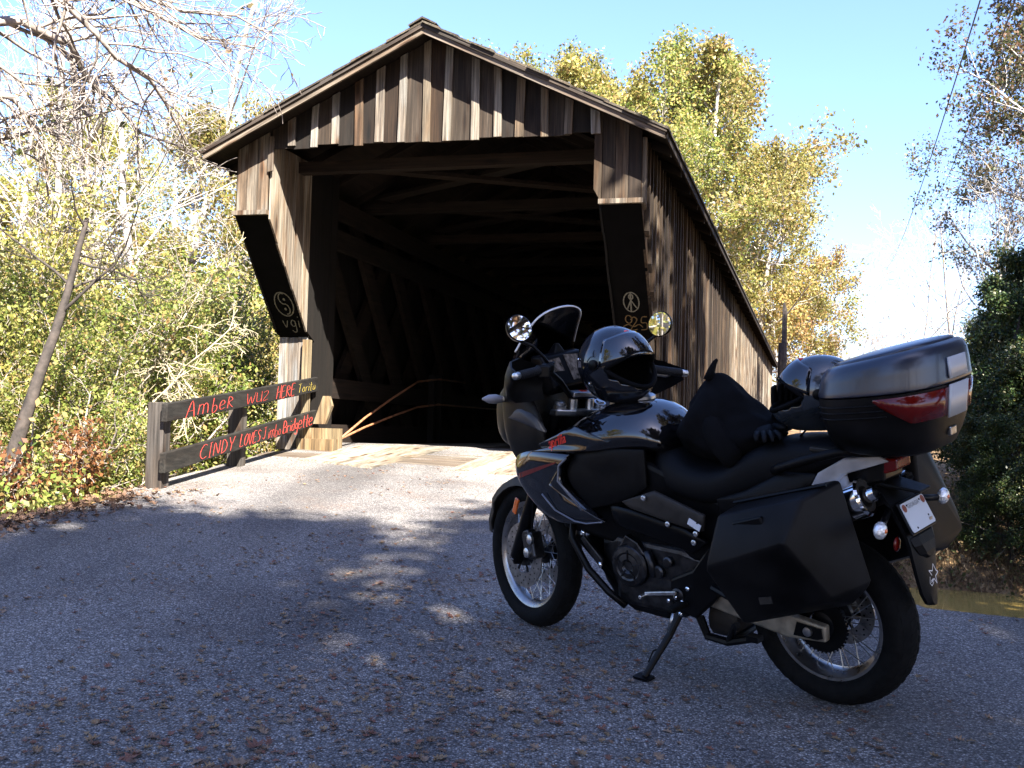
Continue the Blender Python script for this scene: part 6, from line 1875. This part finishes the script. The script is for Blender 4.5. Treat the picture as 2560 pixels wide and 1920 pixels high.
# ------------------------------------------------------------------ fallen leaves on the road
LEAF = [(0, -.5), (.05, -.32), (.22, -.3), (.14, -.12), (.34, .0), (.16, .1), (.24, .3), (.07, .28), (0, .5), (-.07, .28), (-.24, .3), (-.16, .1), (-.34, 0), (-.14, -.12), (-.22, -.3), (-.05, -.32)]
L_fall = []
for nm, c in (('leaf_brown', (.11, .062, .036)), ('leaf_tan', (.19, .125, .08)), ('leaf_rust', (.13, .055, .034)), ('leaf_ochre', (.17, .11, .055))):
    L_fall.append(simple(nm, c, .7, noise=.4, nscale=30))
leafm = []
for mi, m in enumerate(L_fall):
    for k in range(2):
        mb = MB(); cu = .7 + 1.0 * k
        vs = [Vector((x * (1.25 if k else 1), y, cu * (x * x * 1.1 + .35 * y * y * (1 if k else -1) + .1 * abs(x)) + .02)) for x, y in LEAF] + [Vector((0, 0, .0 if k else .05))]
        n = len(LEAF)
        mb.add(vs, [(i, (i + 1) % n, n) for i in range(n)])
        leafm.append(mb.mesh('fallen_leaf', m))
def on_road(x, y): return dist_poly(x, y) > .05 and y < 13
rl = random.Random(5)
def clump_density(x, y):
    return .5 + .5 * math.sin(x * 1.9 + 1) * math.sin(y * 1.6 + .5) + .35 * math.sin(x * 4.1 - y * 2.7)
spots_ = []
while len(spots_) < 4400:
    y = 2.6 + 9.5 * rl.random() ** 1.35; x = rl.uniform(-.55, .55) * y * .95
    if not on_road(x, y): continue
    near = math.exp(-((x + .6) ** 2 / .9 + (y - 3.6) ** 2 / .7)) * 1.5 + math.exp(-((x + .1) ** 2 / .7 + (y - 5.6) ** 2 / .5)) * 1.3
    if rl.random() > .03 + .42 * max(0, clump_density(x, y)) ** 2.2 + near: continue
    spots_.append((x, y))
spots_.sort(key=lambda p: p[1])
def leaf_M(x, y, s):
    return Matrix.Translation((x, y, SLOPE * y + .004)) @ Matrix.Rotation(math.atan(SLOPE), 4, 'X') @ Matrix.Rotation(rl.uniform(0, 6.28), 4, 'Z') @ Matrix.Rotation(rl.gauss(0, .16), 4, 'X') @ Matrix.Scale(s, 4)
pick = spots_[:700:4] + spots_[700:1500:12]
rest_ = [p for p in spots_ if p not in set(pick)]
for x, y in pick[:240]:
    o = link_mesh('fallen_leaf', rl.choice(leafm), None, leaf_M(x, y, rl.choice((.04, .045, .055, .06, .07, .09))))
    tag(o, 'dry brown fallen leaf lying on the gravel road in front of the bridge', 'leaf', 'fallen leaves on the road')
for mi, m in enumerate(L_fall):
    V, F = [], []
    for x, y in rest_[mi::4]:
        M = leaf_M(x, y, rl.choice((.018, .024, .03, .036, .045))); src = leafm[mi * 2 + rl.randrange(2)]
        b = len(V); V += [tuple(M @ v.co) for v in src.vertices]; F += [tuple(i + b for i in p.vertices) for p in src.polygons]
    me = bpy.data.meshes.new('leaf_litter'); me.from_pydata(V, [], F); me.materials.append(m)
    tag(link_mesh('leaf_litter', me), kind='stuff')
# drift of leaves along the left edge of the road
V, F = [], []
for i in range(2600):
    t = rl.random(); y = 9.2 - 5.5 * t ** .8; 
    ex = -3.2 if y > 8.4 else -3.15 - (8.45 - y) * .36
    x = ex + rl.gauss(-.05, .22) + .1
    z = ground_z(x, y) if dist_poly(x, y) < 0 else SLOPE * y
    M = Matrix.Translation((x, y, z + rl.uniform(0, .03))) @ Matrix.Rotation(rl.uniform(0, 6.28), 4, 'Z') @ Matrix.Rotation(rl.gauss(0, .5), 4, 'X') @ Matrix.Scale(rl.uniform(.035, .08), 4)
    src = leafm[rl.randrange(6)]; b = len(V)
    V += [tuple(M @ v.co) for v in src.vertices]; F += [tuple(q + b for q in p.vertices) for p in src.polygons]
me = bpy.data.meshes.new('leaf_drift'); me.from_pydata(V, [], F); me.materials.append(L_fall[0])
tag(link_mesh('leaf_drift', me), kind='stuff')
